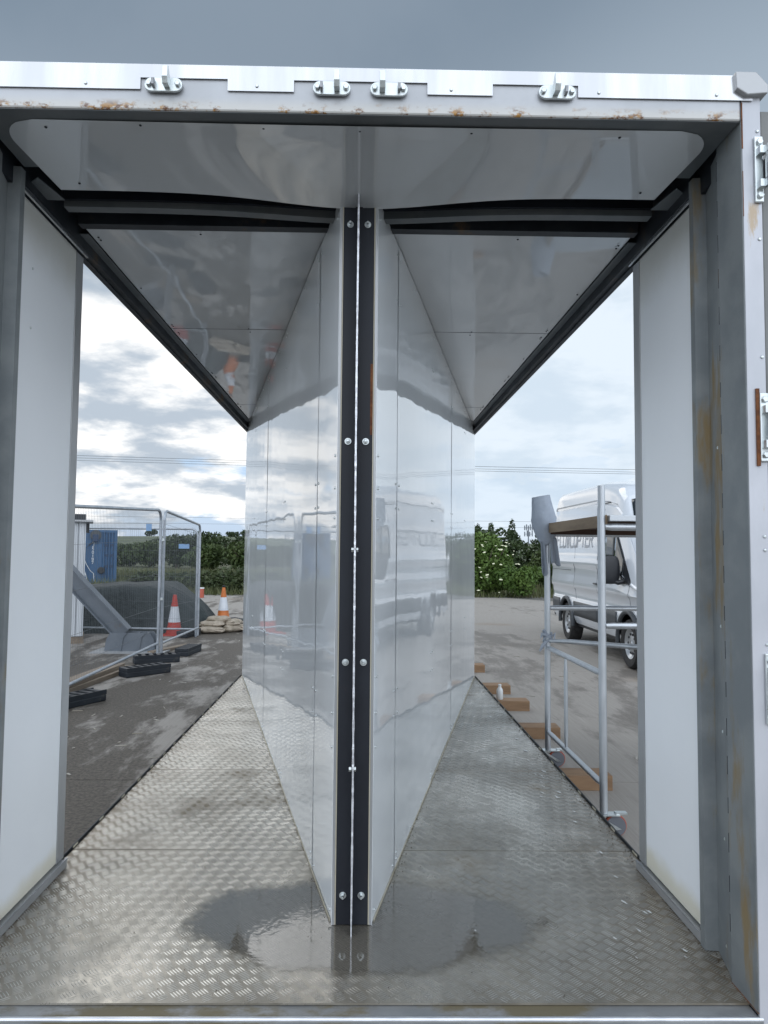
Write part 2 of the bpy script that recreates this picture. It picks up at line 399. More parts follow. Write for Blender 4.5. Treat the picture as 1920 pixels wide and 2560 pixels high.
# polished trim with notches
tz0, tz1, tn = 2.978, 3.056, 3.014
segs = [(-1.26, tz0), (-.679, tz0), (-.679, tn), (-.418, tn), (-.418, tz0), (-.219, tz0), (-.219, tn), (.183, tn), (.183, tz0), (.381, tz0), (.381, tn), (.640, tn), (.640, tz0), (1.172, tz0), (1.172, tz1), (-1.26, tz1)]
tr = MB(); n_ = len(segs)
xsplit = [(-1.26, -.679, tz0), (-.679, -.418, tn), (-.418, -.219, tz0), (-.219, .183, tn), (.183, .381, tz0), (.381, .640, tn), (.640, 1.172, tz0)]
tr.prism(segs, 'y', 2.0640, 2.0672)
tr.box(-1.26, 1.172, 2.0672, 2.20, 3.052, 3.056)
trim = tr.obj('roof_trim', alu, box)
rvm = MB().lathe([(.0052, 0), (.0052, -.0012), (.0035, -.0032), (.0012, -.0036)], axis='y', n=12).obj('rivet', zinc, box, smooth=True)
rvm.location = (0, 0, 0)
def Tr(x, y, z, rz=0, rx=0, ry=0, s=1): return Matrix.Translation((x, y, z)) @ Matrix.Rotation(rz, 4, 'Z') @ Matrix.Rotation(ry, 4, 'Y') @ Matrix.Rotation(rx, 4, 'X') @ Matrix.Scale(s, 4)
drv = MB().lathe([(.0046, 0), (.0046, -.0014), (.0035, -.003), (.0012, -.0034)], axis='y', n=10).obj('screw', railsteel, box, smooth=True)
drv.location = (-.70, 2.14, 2.9125); drv.rotation_euler.x = math.pi/2
def screw(M, parent): return inst(drv, 'screw', M, parent)
riv_used = [False]
def rivet(M, parent):
    if not riv_used[0]:
        riv_used[0] = True; rvm.location, q, s = M.decompose(); rvm.rotation_euler = q.to_euler(); rvm.scale = s; attach(rvm, parent); return rvm
    return inst(rvm, 'rivet', M, parent)
for x in (-.842, -.33, .255, .703, 1.062): rivet(Tr(x, 2.0638, 2.993), trim)
# corner cap
cc = MB().prism([(1.118, 3.008), (1.150, 2.988), (1.212, 2.994), (1.214, 3.020), (1.178, 3.060), (1.115, 3.060)], 'y', 2.050, 2.12)
cc.obj('corner_cap', trimgrey, box, bevel=.003)
# locking bar keepers on the header
def keeper(x, z, lug, stub):
    k = MB(); R_, hw = .0215, .035
    pts = [(x+hw+R_*math.cos(a), z+R_*math.sin(a)) for a in [math.pi*(-.5+i/10) for i in range(11)]]+[(x-hw+R_*math.cos(a), z+R_*math.sin(a)) for a in [math.pi*(.5+i/10) for i in range(11)]]
    p = k.prism(pts, 'y', 2.055, 2.0632).obj('keeper_plate', zinc, box, bevel=.002)
    for s in (-1, 1): MB().lathe([(.0088, 0), (.0088, -.008), (.007, -.0095)], (x+s*.043, 2.055, z), 'y', 6).obj('bolt', zinc, p, bevel=.0006)
    l = MB().prism([(2.055, z-.012), (2.030, z-.014), (2.022, z+.004), (2.026, z+.040), (2.034, z+.042), (2.055, z+.018)], 'x', x+lug-.0085, x+lug+.0085).obj('lug', zinc, p, bevel=.0015)
    MB().prism([(2.055, z-.012), (2.038, z-.010), (2.036, z+.008), (2.045, z+.014), (2.055, z+.010)], 'x', x+stub-.004, x+stub+.004).obj('stub', galv, p, bevel=.001)
for a in ((-.608, 2.988, .012, -.028), (-.105, 2.987, .016, -.030), (.067, 2.987, -.020, .030), (.575, 2.988, -.006, .024)): keeper(*a)
# jambs (right is in view, left is mirrored just outside)
def jamb(sx):
    X = (lambda x: x) if sx > 0 else mx
    j = MB()
    x0, x1 = sorted((X(1.141), X(1.197)))
    jf = j.box(x0, x1, 2.070, 2.074, .12, 3.0).obj('jamb_face', jamb_m, box)
    x0, x1 = sorted((X(1.139), X(1.197)))
    MB().box(x0, x1, 2.0745, 2.223, .12, 3.0).obj('jamb_box', galv_in, box, bevel=.002)
    # folded channel behind
    pr = [(1.143, 2.223), (1.154, 2.258), (1.184, 2.388), (1.142, 2.394), (1.142, 2.425), (1.146, 2.425), (1.146, 2.398), (1.190, 2.391), (1.158, 2.256), (1.150, 2.223)]
    pr = [(X(a), b) for a, b in pr]
    MB().prism(pr, 'z', .302, 2.913).obj('folded_post', galv_in, box)
    # stitch welds along the seam
    z = .45
    while z < 2.85:
        L = random.uniform(.045, .065)
        MB().tube([(X(1.1405), 2.2235, z), (X(1.1405), 2.2235, z+L)], .0026, 5).obj('stitch_weld', railsteel, jf)
        z += .118
    for z in (.37, .70, 1.035, 1.37, 1.95): rivet(Tr(X(1.161), 2.290, z, rz=(math.pi/2+.22)*sx), jf)
    return jf
jfR = jamb(1); jamb(-1)
for z in (2.885, 2.55, 2.19, 1.655, 1.615, 1.34): rivet(Tr(1.187 if z > 1.7 else 1.183, 2.0695, z), jfR)
MB().box(1.1386, 1.1422, 2.0682, 2.0698, 2.83, 2.974).obj('joint_rust', rustm, jfR)
MB().box(1.1395, 1.1415, 2.0690, 2.0698, 2.62, 2.76).obj('joint_rust', rustm, jfR)
MB().box(1.1384, 1.1420, 2.0740, 2.222, .3002, .3035).obj('joint_rust', rustm, jfR)
# hinges + door leaf folded right round
doorm = mat('door_leaf_steel', (.16, .165, .16), (.20, .205, .20), rough=.5, metal=.2, scale=4)
dl = MB().box(1.212, 1.262, 2.095, 2.93, .15, 2.965).obj('door_leaf', doorm, box, bevel=.003)
def hinge(zt, rusty=False):
    x = 1.186; h = MB(); zb = zt-.205
    p = MB().box(x-.013, x+.013, 2.060, 2.068, zb, zt).obj('hinge', zinc, box, bevel=.003)
    for z in (zt-.02, zb+.02): MB().lathe([(.0105, 0), (.0105, -.007), (.0085, -.009)], (x, 2.060, z), 'y', 6).obj('bolt', zinc, p, bevel=.0006)
    for a, b_ in ((zt-.062, zt-.040), (zb+.040, zb+.062)):
        MB().lathe([(.0155, a), (.0155, b_)], (x+.022, 2.036, 0), 'z', 20).obj('hinge_knuckle', zinc, p, smooth=True)
        MB().box(x-.008, x+.012, 2.040, 2.060, a, b_).obj('hinge_ear', zinc, p)
    MB().lathe([(.0165, zb+.064), (.0165, zt-.064)], (x+.023, 2.036, 0), 'z', 20).obj('hinge_barrel', zinc, p, smooth=True)
    MB().box(x+.024, x+.040, 2.040, 2.10, zb+.064, zt-.064).obj('hinge_strap', galv, p)
    if rusty: MB().box(x-.022, x-.012, 2.064, 2.0695, zb-.012, zt+.014).obj('rust_strip', rustm, box)
hinge(2.865); hinge(2.080, True); hinge(1.315)
# sill
sl = MB().box(-1.30, 1.139, 2.080, 2.30, .10, .2920).obj('sill_beam', sillm, box)
MB().tube([(-1.30, 2.074, .2855), (1.150, 2.074, .2855)], .0075, 10).obj('highlight_lip', sille, sl, smooth=True)  # rounded front lip, coloured pale as its highlight
MB().box(-1.30, 1.150, 2.068, 2.080, .10, .284).obj('sill_face', sillm, sl)
MB().box(1.139, 1.154, 2.072, 2.30, .10, .298).obj('sill_end', sillm, sl)
# longitudinal base beams
for sx in (1, -1):
    a, b_ = sorted((XC+sx*1.05, XC+sx*1.205))
    MB().box(a, b_, 2.30, 7.60, .10, .283).obj('base_beam', railsteel, box)
MB().box(-1.07, 1.03, 7.45, 7.58, .10, .283).obj('rear_base_beam', railsteel, box)
# floor edge upstand with slots
for sx in (1, -1):
    a, b_ = sorted((XC+sx*1.2185, XC+sx*1.2235))
    e = MB().box(a, b_, 2.42, 7.50, .284, .3125).obj('floor_edge_angle', railsteel, box)
    y = 2.6
    while y < 7.3:
        a, b_ = sorted((XC+sx*1.2160, XC+sx*1.2183)); MB().box(a, b_, y, y+.05, .302, .3095).obj('slot', cream, e); y += random.choice((.27, .31, .24))

# wedge plan: apex side lines
AL, BL = Vector((-.0925, 2.556)), Vector((-1.236, 7.500))
AR, BR = Vector((mx(-.0925), 2.556)), Vector((1.191, 7.500))
def in_wedge(x, y, pad=0.):
    if y < 2.50: return False
    t = (y-2.556)/(7.5-2.556)
    hw = .07+pad+max(0, t)*(1.2135-.07)
    return abs(x-XC) < hw
# floor plates with raised five bar pattern
cuts = [2.121, 3.17, 4.30, 5.50, 6.65, 7.50]
av, bv = np.array((.0640, .0015)), np.array((.0125, .0545))
def bar_template():
    L, Wd, H = .0165, .0020, .0016
    us = [-1, -.6, 0, .6, 1]; ws = [0.05, .8, 1, .8, .05]
    v = []; f = []
    for u, q in zip(us, ws):
        v += [(u*L, -Wd*q, 0), (u*L, 0, H*(q if q > .1 else .1)), (u*L, Wd*q, 0)]
    for i in range(4):
        a = i*3; f += [(a, a+3, a+4, a+1), (a+1, a+4, a+5, a+2)]
    return np.array(v), np.array(f)
bt_v, bt_f = bar_template()
def bars_for(y0, y1):
    pos = []; ang = []
    for j in range(-5, 110):
        for i in range(-50, 50):
            for typ in (0, 1):
                c = i*av+j*bv+(0 if typ == 0 else 1)*(av+bv)/2+np.array((0, 2.10))
                if not (XL-.02 < c[0] < XR+.02 and y0-.03 < c[1] < y1+.03): continue
                th = R(36) if typ == 0 else R(-47)
                sp = .0078 if typ == 0 else .0088
                nrm = np.array((-math.sin(th), math.cos(th)))
                for k in range(-2, 3):
                    p = c+nrm*sp*k+np.array((math.cos(th), math.sin(th)))*(.0012*k)
                    if XL+.008 < p[0] < XR-.008 and y0+.012 < p[1] < y1-.012 and not in_wedge(p[0], p[1], -.02):
                        pos.append(p); ang.append(th)
    return np.array(pos), np.array(ang)
for k in range(5):
    y0, y1 = cuts[k]+.0022, cuts[k+1]-.0022
    fp = MB().box(XL+.004, XR-.002, y0, y1, .2945, .3000+.0002*(k % 2)).obj('floor_plate', tread, box)
    pos, ang = bars_for(y0, y1)
    rng = np.random.default_rng(k); N = len(pos)
    hs = rng.uniform(.8, 1.1, N)*(.80+.32*np.sin(pos[:, 0]*2.9+1.3*np.sin(pos[:, 1]*1.7))*np.cos(pos[:, 1]*2.3+.7))
    c, s = np.cos(ang), np.sin(ang)
    V = np.empty((N, len(bt_v), 3))
    V[:, :, 0] = pos[:, :1]+c[:, None]*bt_v[None, :, 0]-s[:, None]*bt_v[None, :, 1]
    V[:, :, 1] = pos[:, 1:]+s[:, None]*bt_v[None, :, 0]+c[:, None]*bt_v[None, :, 1]
    V[:, :, 2] = .3001+.0002*(k % 2)+bt_v[None, :, 2]*hs[:, None]
    Fc = (bt_f[None]+(np.arange(N)*len(bt_v))[:, None, None]).reshape(-1, 4)
    me = bpy.data.meshes.new('tread_bars'); me.vertices.add(N*len(bt_v)); me.vertices.foreach_set('co', V.ravel())
    me.loops.add(Fc.size); me.loops.foreach_set('vertex_index', Fc.ravel().astype(np.int32))
    me.polygons.add(len(Fc)); me.polygons.foreach_set('loop_start', np.arange(len(Fc), dtype=np.int32)*4)
    me.update(calc_edges=True); me.polygons.foreach_set('use_smooth', np.ones(len(Fc), bool)); me.materials.append(barm)
    o = bpy.data.objects.new('tread_bars', me); COL.objects.link(o); attach(o, fp); tag(o, kind='stuff')
MB().box(XL+.004, XR-.002, 2.13, 7.49, .288, .2935).obj('floor_underlay', railsteel, box)
# side panels, rails
for sx in (1, -1):
    X = lambda d: XC+sx*d
    def bx(d0, d1, y0, y1, z0, z1):
        a, b_ = sorted((X(d0), X(d1))); return MB().box(a, b_, y0, y1, z0, z1)
    sp = bx(1.1925, 1.230, 2.402, 2.942, .338, 2.852).obj('side_panel', side_white, box)
    bx(1.1895, 1.2335, 2.944, 3.012, .332, 2.850).obj('edge_trim', trimgrey, sp, bevel=.002)
    if sx < 0: [rivet(Tr(X(1.192), 2.56, z, rz=math.pi/2*-1*sx), sp) for z in (2.62, 2.40)]
    r1 = bx(1.170, 1.232, 2.43, 3.00, .302, .330).obj('bottom_rail', trimgrey, box, bevel=.002)
    bx(1.168, 1.176, 2.43, 3.00, .331, .337).obj('rail_lip', galv, r1)
    # top rail along the eaves
    bx(1.190, 1.215, 2.23, 7.56, 2.853, 3.019).obj('top_rail', railsteel, box)
    bx(1.165, 1.1895, 2.42, 7.56, 2.862, 2.868).obj('rail_flange', railsteel, box)
    bx(1.172, 1.180, 2.42, 3.02, 2.853, 2.861).obj('bright_bead', alu, box)
    bx(1.128, 1.164, 2.90, 7.50, 2.905, 2.9085).obj('inner_angle', under_m, box)
    bx(1.165, 1.1895, 2.42, 7.56, 2.869, 3.018).obj('rail_web', railsteel, box)
    for y0 in (2.44,):
        bp_ = [(X(1.100), 2.60), (X(1.165), 2.60), (X(1.165), 2.47), (X(1.13), 2.44)]
        MB().prism(bp_, 'z', 2.8985, 2.9025).obj('bracket_plate', under_m, box)
# void lining above the gap
MB().box(-1.18, 1.135, 2.205, 7.5, 2.99, 3.012).obj('roof_liner', darksteel, box)
# cross members in the ceiling gap
def beam_curve(y0, y1, z_fn, h, t, name, m, zt=2.985):
    def mk(x0, x1):
        b_ = MB(); n = 24; V = []; 
        for i in range(n+1):
            x = x0+(x1-x0)*i/n; z = z_fn(x)
            V += [(x, y0, z), (x, y1, z), (x, y1, zt), (x, y0, zt)]
        f = []
        for i in range(n):
            a = 4*i; f += [(a+q, a+4+q, a+4+(q+1) % 4, a+(q+1) % 4) for q in range(4)]
        f += [(0, 1, 2, 3), (4*n+3, 4*n+2, 4*n+1, 4*n)]
        return b_.add(V, f)
    return mk(-1.15, 1.105).obj(name, m, box)
dip = lambda x: -.040*math.exp(-((x-XC)/.42)**2)
beam_curve(2.655, 2.700, lambda x: 2.902+.75*dip(x), 0, 0, 'cross_member', under_m)
beam_curve(2.640, 2.6545, lambda x: 2.925+.6*dip(x), 0, 0, 'cross_member_web', darksteel)
beam_curve(2.790, 2.836, lambda x: 2.898, 0, 0, 'rear_cross_member', railsteel)
# ceiling sheets (gloss, slightly sagging)
def ceil_front(u, v):
    y = 2.122+v*(2.552-2.122)
    hw = 1.125-.030*v
    # rounded front corners
    c0 = .13
    d = y-2.122
    if d < c0: hw -= (c0-math.sqrt(max(0, c0*c0-(c0-d)**2)))*.95
    x = XC+(2*u-1)*hw
    z = 2.9140+1.35*dip(x)*max(0, (v-.15)/.85)**1.5-.004*math.sin(u*math.pi)*(1-v)
    return (x, y, z)
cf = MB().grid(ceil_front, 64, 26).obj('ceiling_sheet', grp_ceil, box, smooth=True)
for x, y in ((-1.0, 2.16), (-.32, 2.145), (-.02, 2.15), (.33, 2.15), (.80, 2.16), (-1.03, 2.50), (-.56, 2.48), (.42, 2.48), (1.0, 2.50)):
    screw(Tr(x, y, 2.9128, rx=math.pi/2), cf)
ycut = [2.856, 4.17, 5.26, 6.36, 7.46]
for k in range(4):
    y0, y1 = ycut[k]+.001, ycut[k+1]-.001
    def cs(u, v, y0=y0, y1=y1, k=k):
        y = y0+(y1-y0)*v; hw = 1.126-.001*k
        x = XC+(2*u-1)*hw
        return (x, y, 2.9135-.0015*(k % 2)-.0035*math.sin(v*math.pi)*math.sin(u*math.pi)+.0016*math.sin(u*19+k)*math.sin(v*math.pi))
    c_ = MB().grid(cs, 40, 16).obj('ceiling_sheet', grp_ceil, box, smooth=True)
    for sx in (1, -1):
        for f_ in (.06, .5, .94):
            y = y0+(y1-y0)*f_
            for d in ((0,) if f_ == .5 else (0, .028)):
                if not in_wedge(XC+sx*1.10, y+d, .05): screw(Tr(XC+sx*1.10, y+d, 2.9095, rx=math.pi/2), c_)
        for y in (y0+.03, y1-.03):
            if not in_wedge(XC+sx*.66, y, .05): screw(Tr(XC+sx*.66, y, 2.9075, rx=math.pi/2), c_)
# wedge walls
sc_ = [.0, .430, 1.572, 2.667, 3.800, 5.068]
for A, B, sx in ((AL, BL, -1), (AR, BR, 1)):
    d = (B-A).normalized(); nrm = Vector((-d.y, d.x)) if sx < 0 else Vector((d.y, -d.x)); Lw = (B-A).length
    for k in range(5):
        s0, s1 = sc_[k], min(sc_[k+1], Lw)
        off = .0016*(k % 2)
        def wp(u, v, s0=s0, s1=s1, off=off, k=k):
            s = max(.0005, s0-.003)+(min(Lw, s1+.003)-max(.0005, s0-.003))*u
            z = .304+(2.905-.304)*v
            w_ = off+.0012*math.sin(v*5.1+k*1.7+sx)*math.sin(u*math.pi)+.0006*math.sin(v*13+k)
            p = A+d*s+nrm*w_
            return (p.x, p.y, z)
        wpn = MB().grid(wp, 10, 40).obj('wall_sheet', grp_wall, box, smooth=True)
        rr = Matrix.Rotation(math.atan2(nrm.y, nrm.x)+math.pi/2, 4, 'Z')
        zs = [.335, .93, 1.22-.12, 1.86, 2.02, 2.86]
        for s in ((s0+.035, s1-.035) if k < 4 else (s0+.035,)):
            for z in ((.335, .36, .93, 1.03, 1.78, 1.88, 2.66, 2.855) if s != sc_[0]+.035 else (.335, .90, 1.02, 1.15, 1.72, 1.83, 1.95, 2.84)):
                if s1-s0 < .5 and z in (.36,): continue
                p = A+d*s+nrm*(off+.001)
                rivet(Matrix.Translation((p.x, p.y, z)) @ rr, wpn)
        for q in (.35, .65):
            s = s0+(s1-s0)*q; p = A+d*s+nrm*(off+.0022)
            if k: rivet(Matrix.Translation((p.x, p.y, .328)) @ rr, wpn); rivet(Matrix.Translation((p.x, p.y, 2.862)) @ rr, wpn)
    # backing strip at the foot of the wall
    q0, q1 = A+d*.02+nrm*.0042, A+d*(Lw-.02)+nrm*.0042; w0, w1 = A+d*.02+nrm*.0020, A+d*(Lw-.02)+nrm*.0020
    MB().prism([tuple(q0), tuple(q1), tuple(w1), tuple(w0)], 'z', .3012, .311).obj('base_sealant', cream, box)
    # core behind the sheets
    c0, c1, c2, c3 = A-nrm*.003, B-nrm*.003, B-nrm*.03, A-nrm*.03+d*.05
    MB().prism([tuple(c0), tuple(c1), tuple(c2), tuple(c3)], 'z', .3015, 2.91).obj('wall_core', trimgrey, box)
MB().box(-1.20, 1.155, 7.44, 7.47, .302, 2.91).obj('rear_closing_sheet', railsteel, box)
# apex post
yA = 2.545
ap = MB().box(-.0785, .0335, yA, yA+.008, .305, 2.905).obj('apex_plate', darksteel, box)
for sx in (1, -1):
    def b2(d0, d1, y0, y1, z0, z1): 
        a, b_ = sorted((XC+sx*d0, XC+sx*d1)); return MB().box(a, b_, y0, y1, z0, z1)
    b2(.0562, .0600, yA-.002, yA+.03, .305, 2.905).obj('sealant_strip', cream, box)
    b2(.0602, .0690, yA-.0005, yA+.03, .303, 2.880).obj('apex_trim', trimgrey, box, bevel=.001)
    b2(.0692, .0704, yA-.001, yA+.02, .303, 2.878).obj('apex_sheet_edge', grp_wall, box)
    b2(.0015, .0130, yA-.0045, yA-.0002, .33, 2.90).obj('fin_angle', darksteel, box)
    for z in (2.798, 1.996, 1.207, .404):
        x = XC+sx*.0320
        p = MB().lathe([(.0120, 0), (.0120, -.0018)], (x, yA-.0002, z), 'y', 20).obj('washer', zinc, ap, smooth=True)
        MB().lathe([(.0092, -.002), (.0092, -.0085), (.008, -.0095)], (x, yA, z), 'y', 6).obj('nut', zinc, ap, bevel=.0006)
        MB().lathe([(.0048, -.008), (.0048, -.022), (.004, -.023)], (x, yA, z), 'y', 12).obj('bolt_end', zinc, ap, smooth=True)
MB().box(.0335-.009, .0335, yA-.0012, yA-.0002, 2.02, 2.28).obj('rust_patch', rustm, ap)
# fin: flame cut plate standing on edge, ragged front edge
fb_ = MB(); n = 150
random.seed(3)
Vf = []
for i in range(n+1):
    z = .3005+(2.905-.3005)*i/n
    yf = 2.470+random.uniform(-.0012, .0012)
    t = .0028+random.uniform(-.0004, .0008)*(1 if z > .5 else .4)
    if z < .42: t *= .55+.45*(z-.30)/.12
    if z > 2.8: t *= 1-.6*(z-2.8)/.105
    xo = XC-.0015+.0012*math.sin(z*2.2)
    Vf += [(xo-t, yf, z), (xo+t, yf, z), (xo+t, yA+.001, z), (xo-t, yA+.001, z)]
Ff = []
for i in range(n):
    a = 4*i; Ff += [(a+q, a+(q+1) % 4, a+4+(q+1) % 4, a+4+q) for q in range(4)]
Ff += [(0, 3, 2, 1), (4*n, 4*n+1, 4*n+2, 4*n+3)]
fb_.add(Vf, Ff)
fin = fb_.obj('fin_plate', darksteel, box)
fe = MB()
Ve = []
for i in range(n+1):
    a = Vf[4*i]; b_ = Vf[4*i+1]; Ve += [(a[0]-.0002, a[1]-.0008, a[2]), (b_[0]+.0002, b_[1]-.0008, b_[2]), (b_[0]+.0002, b_[1]+.004, b_[2]), (a[0]-.0002, a[1]+.004, a[2])]
fe.add(Ve, Ff); fe.obj('ground_edge', finm, fin)
for z in (1.605, .850):
    MB().lathe([(.0088, -.013), (.0088, -.0035)], (XC-.0015, 2.497, z), 'x', 6).obj('bolt', zinc, fin, bevel=.0006)
    MB().lathe([(.0088, .0035), (.0088, .011)], (XC-.0015, 2.497, z), 'x', 6).obj('bolt', zinc, fin, bevel=.0006)

# ------------------------------------------------------------------ puddle
pm = bpy.data.materials.new('water_film'); pm.use_nodes = True
t = pm.node_tree; t.nodes.clear(); g = NT(t)
gl = g.n('ShaderNodeBsdfGlossy'); gl.inputs['Roughness'].default_value = .012; gl.inputs['Color'].default_value = (1, 1, 1, 1)
tp = g.n('ShaderNodeBsdfTransparent'); tp.inputs['Color'].default_value = (.80, .78, .72, 1)
fr = g.n('ShaderNodeFresnel'); fr.inputs['IOR'].default_value = 1.9
bn = g.n('ShaderNodeBump'); bn.inputs['Strength'].default_value = .25; bn.inputs['Distance'].default_value = .0008
g.inp(bn.inputs['Height'], g.noise(g.n('ShaderNodeTexCoord').outputs['Object'], 45, 2, .5))
t.links.new(bn.outputs[0], gl.inputs['Normal'])
df = g.n('ShaderNodeBsdfDiffuse'); df.inputs['Color'].default_value = (.215, .20, .17, 1)
m0 = g.n('ShaderNodeMixShader'); m0.inputs[0].default_value = .48; t.links.new(tp.outputs[0], m0.inputs[1]); t.links.new(df.outputs[0], m0.inputs[2])
ms = g.n('ShaderNodeMixShader'); t.links.new(fr.outputs[0], ms.inputs[0]); t.links.new(m0.outputs[0], ms.inputs[1]); t.links.new(gl.outputs[0], ms.inputs[2])
t.links.new(ms.outputs[0], g.n('ShaderNodeOutputMaterial').inputs[0])
oc_ = g.n('ShaderNodeTexCoord').outputs['Object']
px_, py_, pz_ = g.sep(oc_)
ex = g.m('DIVIDE', g.m('SUBTRACT', px_, .02), .66); ey = g.m('DIVIDE', g.m('SUBTRACT', py_, 2.575), .335)
dist = g.m('SQRT', g.m('ADD', g.m('MULTIPLY', ex, ex), g.m('MULTIPLY', ey, ey)))
nz = g.m('ADD', g.m('MULTIPLY', g.m('SUBTRACT', g.noise(oc_, 4.5, 3, .5), .5), .55), g.m('MULTIPLY', g.m('SUBTRACT', g.noise(oc_, 40, 3, .6), .5), .22))
edge_f = g.step(g.m('ADD', dist, nz), 1.02, .80)
clear = g.n('ShaderNodeBsdfTransparent'); fin_mix = g.n('ShaderNodeMixShader')
t.links.new(edge_f, fin_mix.inputs[0]); t.links.new(clear.outputs[0], fin_mix.inputs[1]); t.links.new(ms.outputs[0], fin_mix.inputs[2])
t.links.new(fin_mix.outputs[0], [q for q in t.nodes if q.type == 'OUTPUT_MATERIAL'][0].inputs[0])
pts = [(.02+.86*math.cos(2*math.pi*i/96), 2.575+.44*math.sin(2*math.pi*i/96)) for i in range(96)]
pd = MB(); pd.v = [(x, y, .3020) for x, y in pts]; pd.f = [tuple(range(96))]
tag(pd.obj('puddle', pm, fix=False), kind='structure')

# ================================================================== timber blocks under the container
WB = thing('timber_block', (1.4, 4.97, 0), 'orange brown timber bearer sticking out beside the front castor of the scaffold tower', 'timber block', 'timber bearers under the container')
MB().box(.90, 1.713, 4.872, 5.05, 0, .0995).obj('beam', woodx, WB, bevel=.004)
for y, x1, lab in ((6.19, 1.728, 'timber bearer with its end behind the rear pole foot of the scaffold tower'), (7.27, 1.718, 'weathered timber bearer just in front of the small white bottle'), (8.11, 1.70, 'short looking timber bearer just behind the small white bottle'), (9.56, 1.66, 'farthest timber bearer lying alone beyond the back corner of the container')):
    c_ = copy_tree(WB); c_.location = (1.4+(x1-1.713), y+.098, 0); c_['label'] = lab
    c_.rotation_euler.z = random.uniform(-.02, .02)
# bottle
bo = thing('plastic_bottle', (1.43, 7.36, .10), 'small white plastic bottle standing on a timber bearer by the floor edge', 'bottle')
whitep = mat('milky_plastic', (.66, .68, .68), rough=.3, ior=1.45)
MB().lathe([(.030, 0), (.033, .005), (.033, .085), (.030, .10), (.015, .122), (.013, .128)], (1.43, 7.36, .10), n=20).obj('body', whitep, bo, smooth=True)
MB().lathe([(.0165, .129), (.0165, .150), (.014, .152)], (1.43, 7.36, .10), n=16).obj('cap', whitep, bo, smooth=True)

# ================================================================== scaffold tower
st = thing('scaffold_tower', (1.40, 4.1, 0), 'mobile aluminium scaffold tower on castors with a boarded platform', 'scaffold tower')
def pole(x, y, z0, z1, joints):
    p = MB().tube([(x, y, z0), (x+.002, y, z1)], .0208, 16).obj('pole', scaf, st, smooth=True)
    for a, b_ in joints:
        MB().tube([(x, y, a), (x, y, b_)], .0222, 16).obj('pole_sleeve', scaf, p, smooth=True)
    return p
xF, xR_ = 1.388, 1.412
pole(xF, 4.1, .13, 1.996, ((.14, 1.018), (1.022, 1.865)))
pole(xR_, 5.4, .13, 1.93, ((.14, .98), (.984, 1.90)))
pole(xF+1.25, 4.1, .13, 1.996, ((.14, 1.865),)); pole(xR_+1.25, 5.4, .13, 1.996, ((.14, 1.865),))
def rung(y, x, z, r=.0195):
    MB().tube([(x+.02, y, z), (x+.06, y, z), (x+1.19, y, z), (x+1.23, y, z)], [.016, r, r, .016], 14).obj('cross_tube', scaf, st, smooth=True)
for y, x in ((4.1, xF), (5.4, xR_)): rung(y, x, 1.186)
rung(4.1, xF, 1.755, .0215); rung(5.4, xR_, 1.745)
def ledger(z0, z1): MB().tube([(xR_, 5.38, z0), (xR_, 5.30, z0), (xF, 4.20, z1), (xF, 4.12, z1)], [.013, .0185, .0185, .013], 12).obj('ledger', scaf, st, smooth=True)
ledger(.890, .910); ledger(.262, .285)
MB().tube([(1.40, 4.88, .275), (1.40, 4.88, .36), (1.40, 4.88, .80), (1.40, 4.88, .893)], [.009, .0135, .0135, .008], 10).obj('mid_strut', scaf, st, smooth=True)
MB().tube([(xR_+.01, 5.37, .945), (xR_+.08, 5.24, .955), (2.55, 4.16, 1.36), (2.62, 4.11, 1.38)] if False else [(xR_+.01, 5.375, .940), (1.55, 5.30, .945), (2.52, 4.22, .985), (2.62, 4.13, .985)], [.013, .018, .018, .013], 12).obj('diagonal_brace', scaf, st, smooth=True)
# platform
pf = MB().box(1.425, 2.60, 4.06, 5.44, 1.788, 1.822).obj('platform_frame', scaf, st, bevel=.003)
MB().box(1.41, 1.424, 4.10, 5.43, 1.755, 1.826).obj('platform_edge_board', plyedge, st)
MB().box(1.43, 2.60, 4.12, 5.34, 1.781, 1.787).obj('platform_board', woodd, st)
MB().box(1.36, 2.62, 5.35, 5.39, 1.742, 1.782).obj('platform_batten', woodd, st)
bluem = mat('blue_mark', (.05, .10, .32), rough=.5)
MB().box(1.66, 1.695, 4.0585, 4.0598, 1.792, 1.817).obj('blue_mark', bluem, pf)
for x, y, sg in ((xF, 4.1, 1), (xR_, 5.4, 1), (xF+1.25, 4.1, 1), (xR_+1.25, 5.4, 1)):
    hx = x+.075
    h = MB().tube([(x, y, .118), (x, y, .16)], .012, 10).obj('castor', zinc, st)
    MB().box(x-.045, x+.085, y-.032, y+.032, .122, .128).obj('castor_plate', zinc, h)
    for q in (-1, 1): MB().prism([(x-.03, .121), (hx+.016, .050), (hx-.012, .046), (x-.045, .121)][::-1]+[], 'y', y+q*.028-.002, y+q*.028+.002).obj('fork', zinc, h)
    MB().lathe([(.060, -.014), (.063, -.008), (.063, .008), (.060, .014)], (hx-.01, y, .063), 'y', 28).obj('tyre', redrub, h, smooth=True)
    MB().lathe([(.0555, -.0185), (.055, .0185)], (hx-.01, y, .063), 'y', 28).obj('wheel_disc', greyp, h, smooth=True)
    MB().box(hx-.01, hx+.055, y-.02, y+.02, .128, .136).obj('brake_lever', zinc, h)
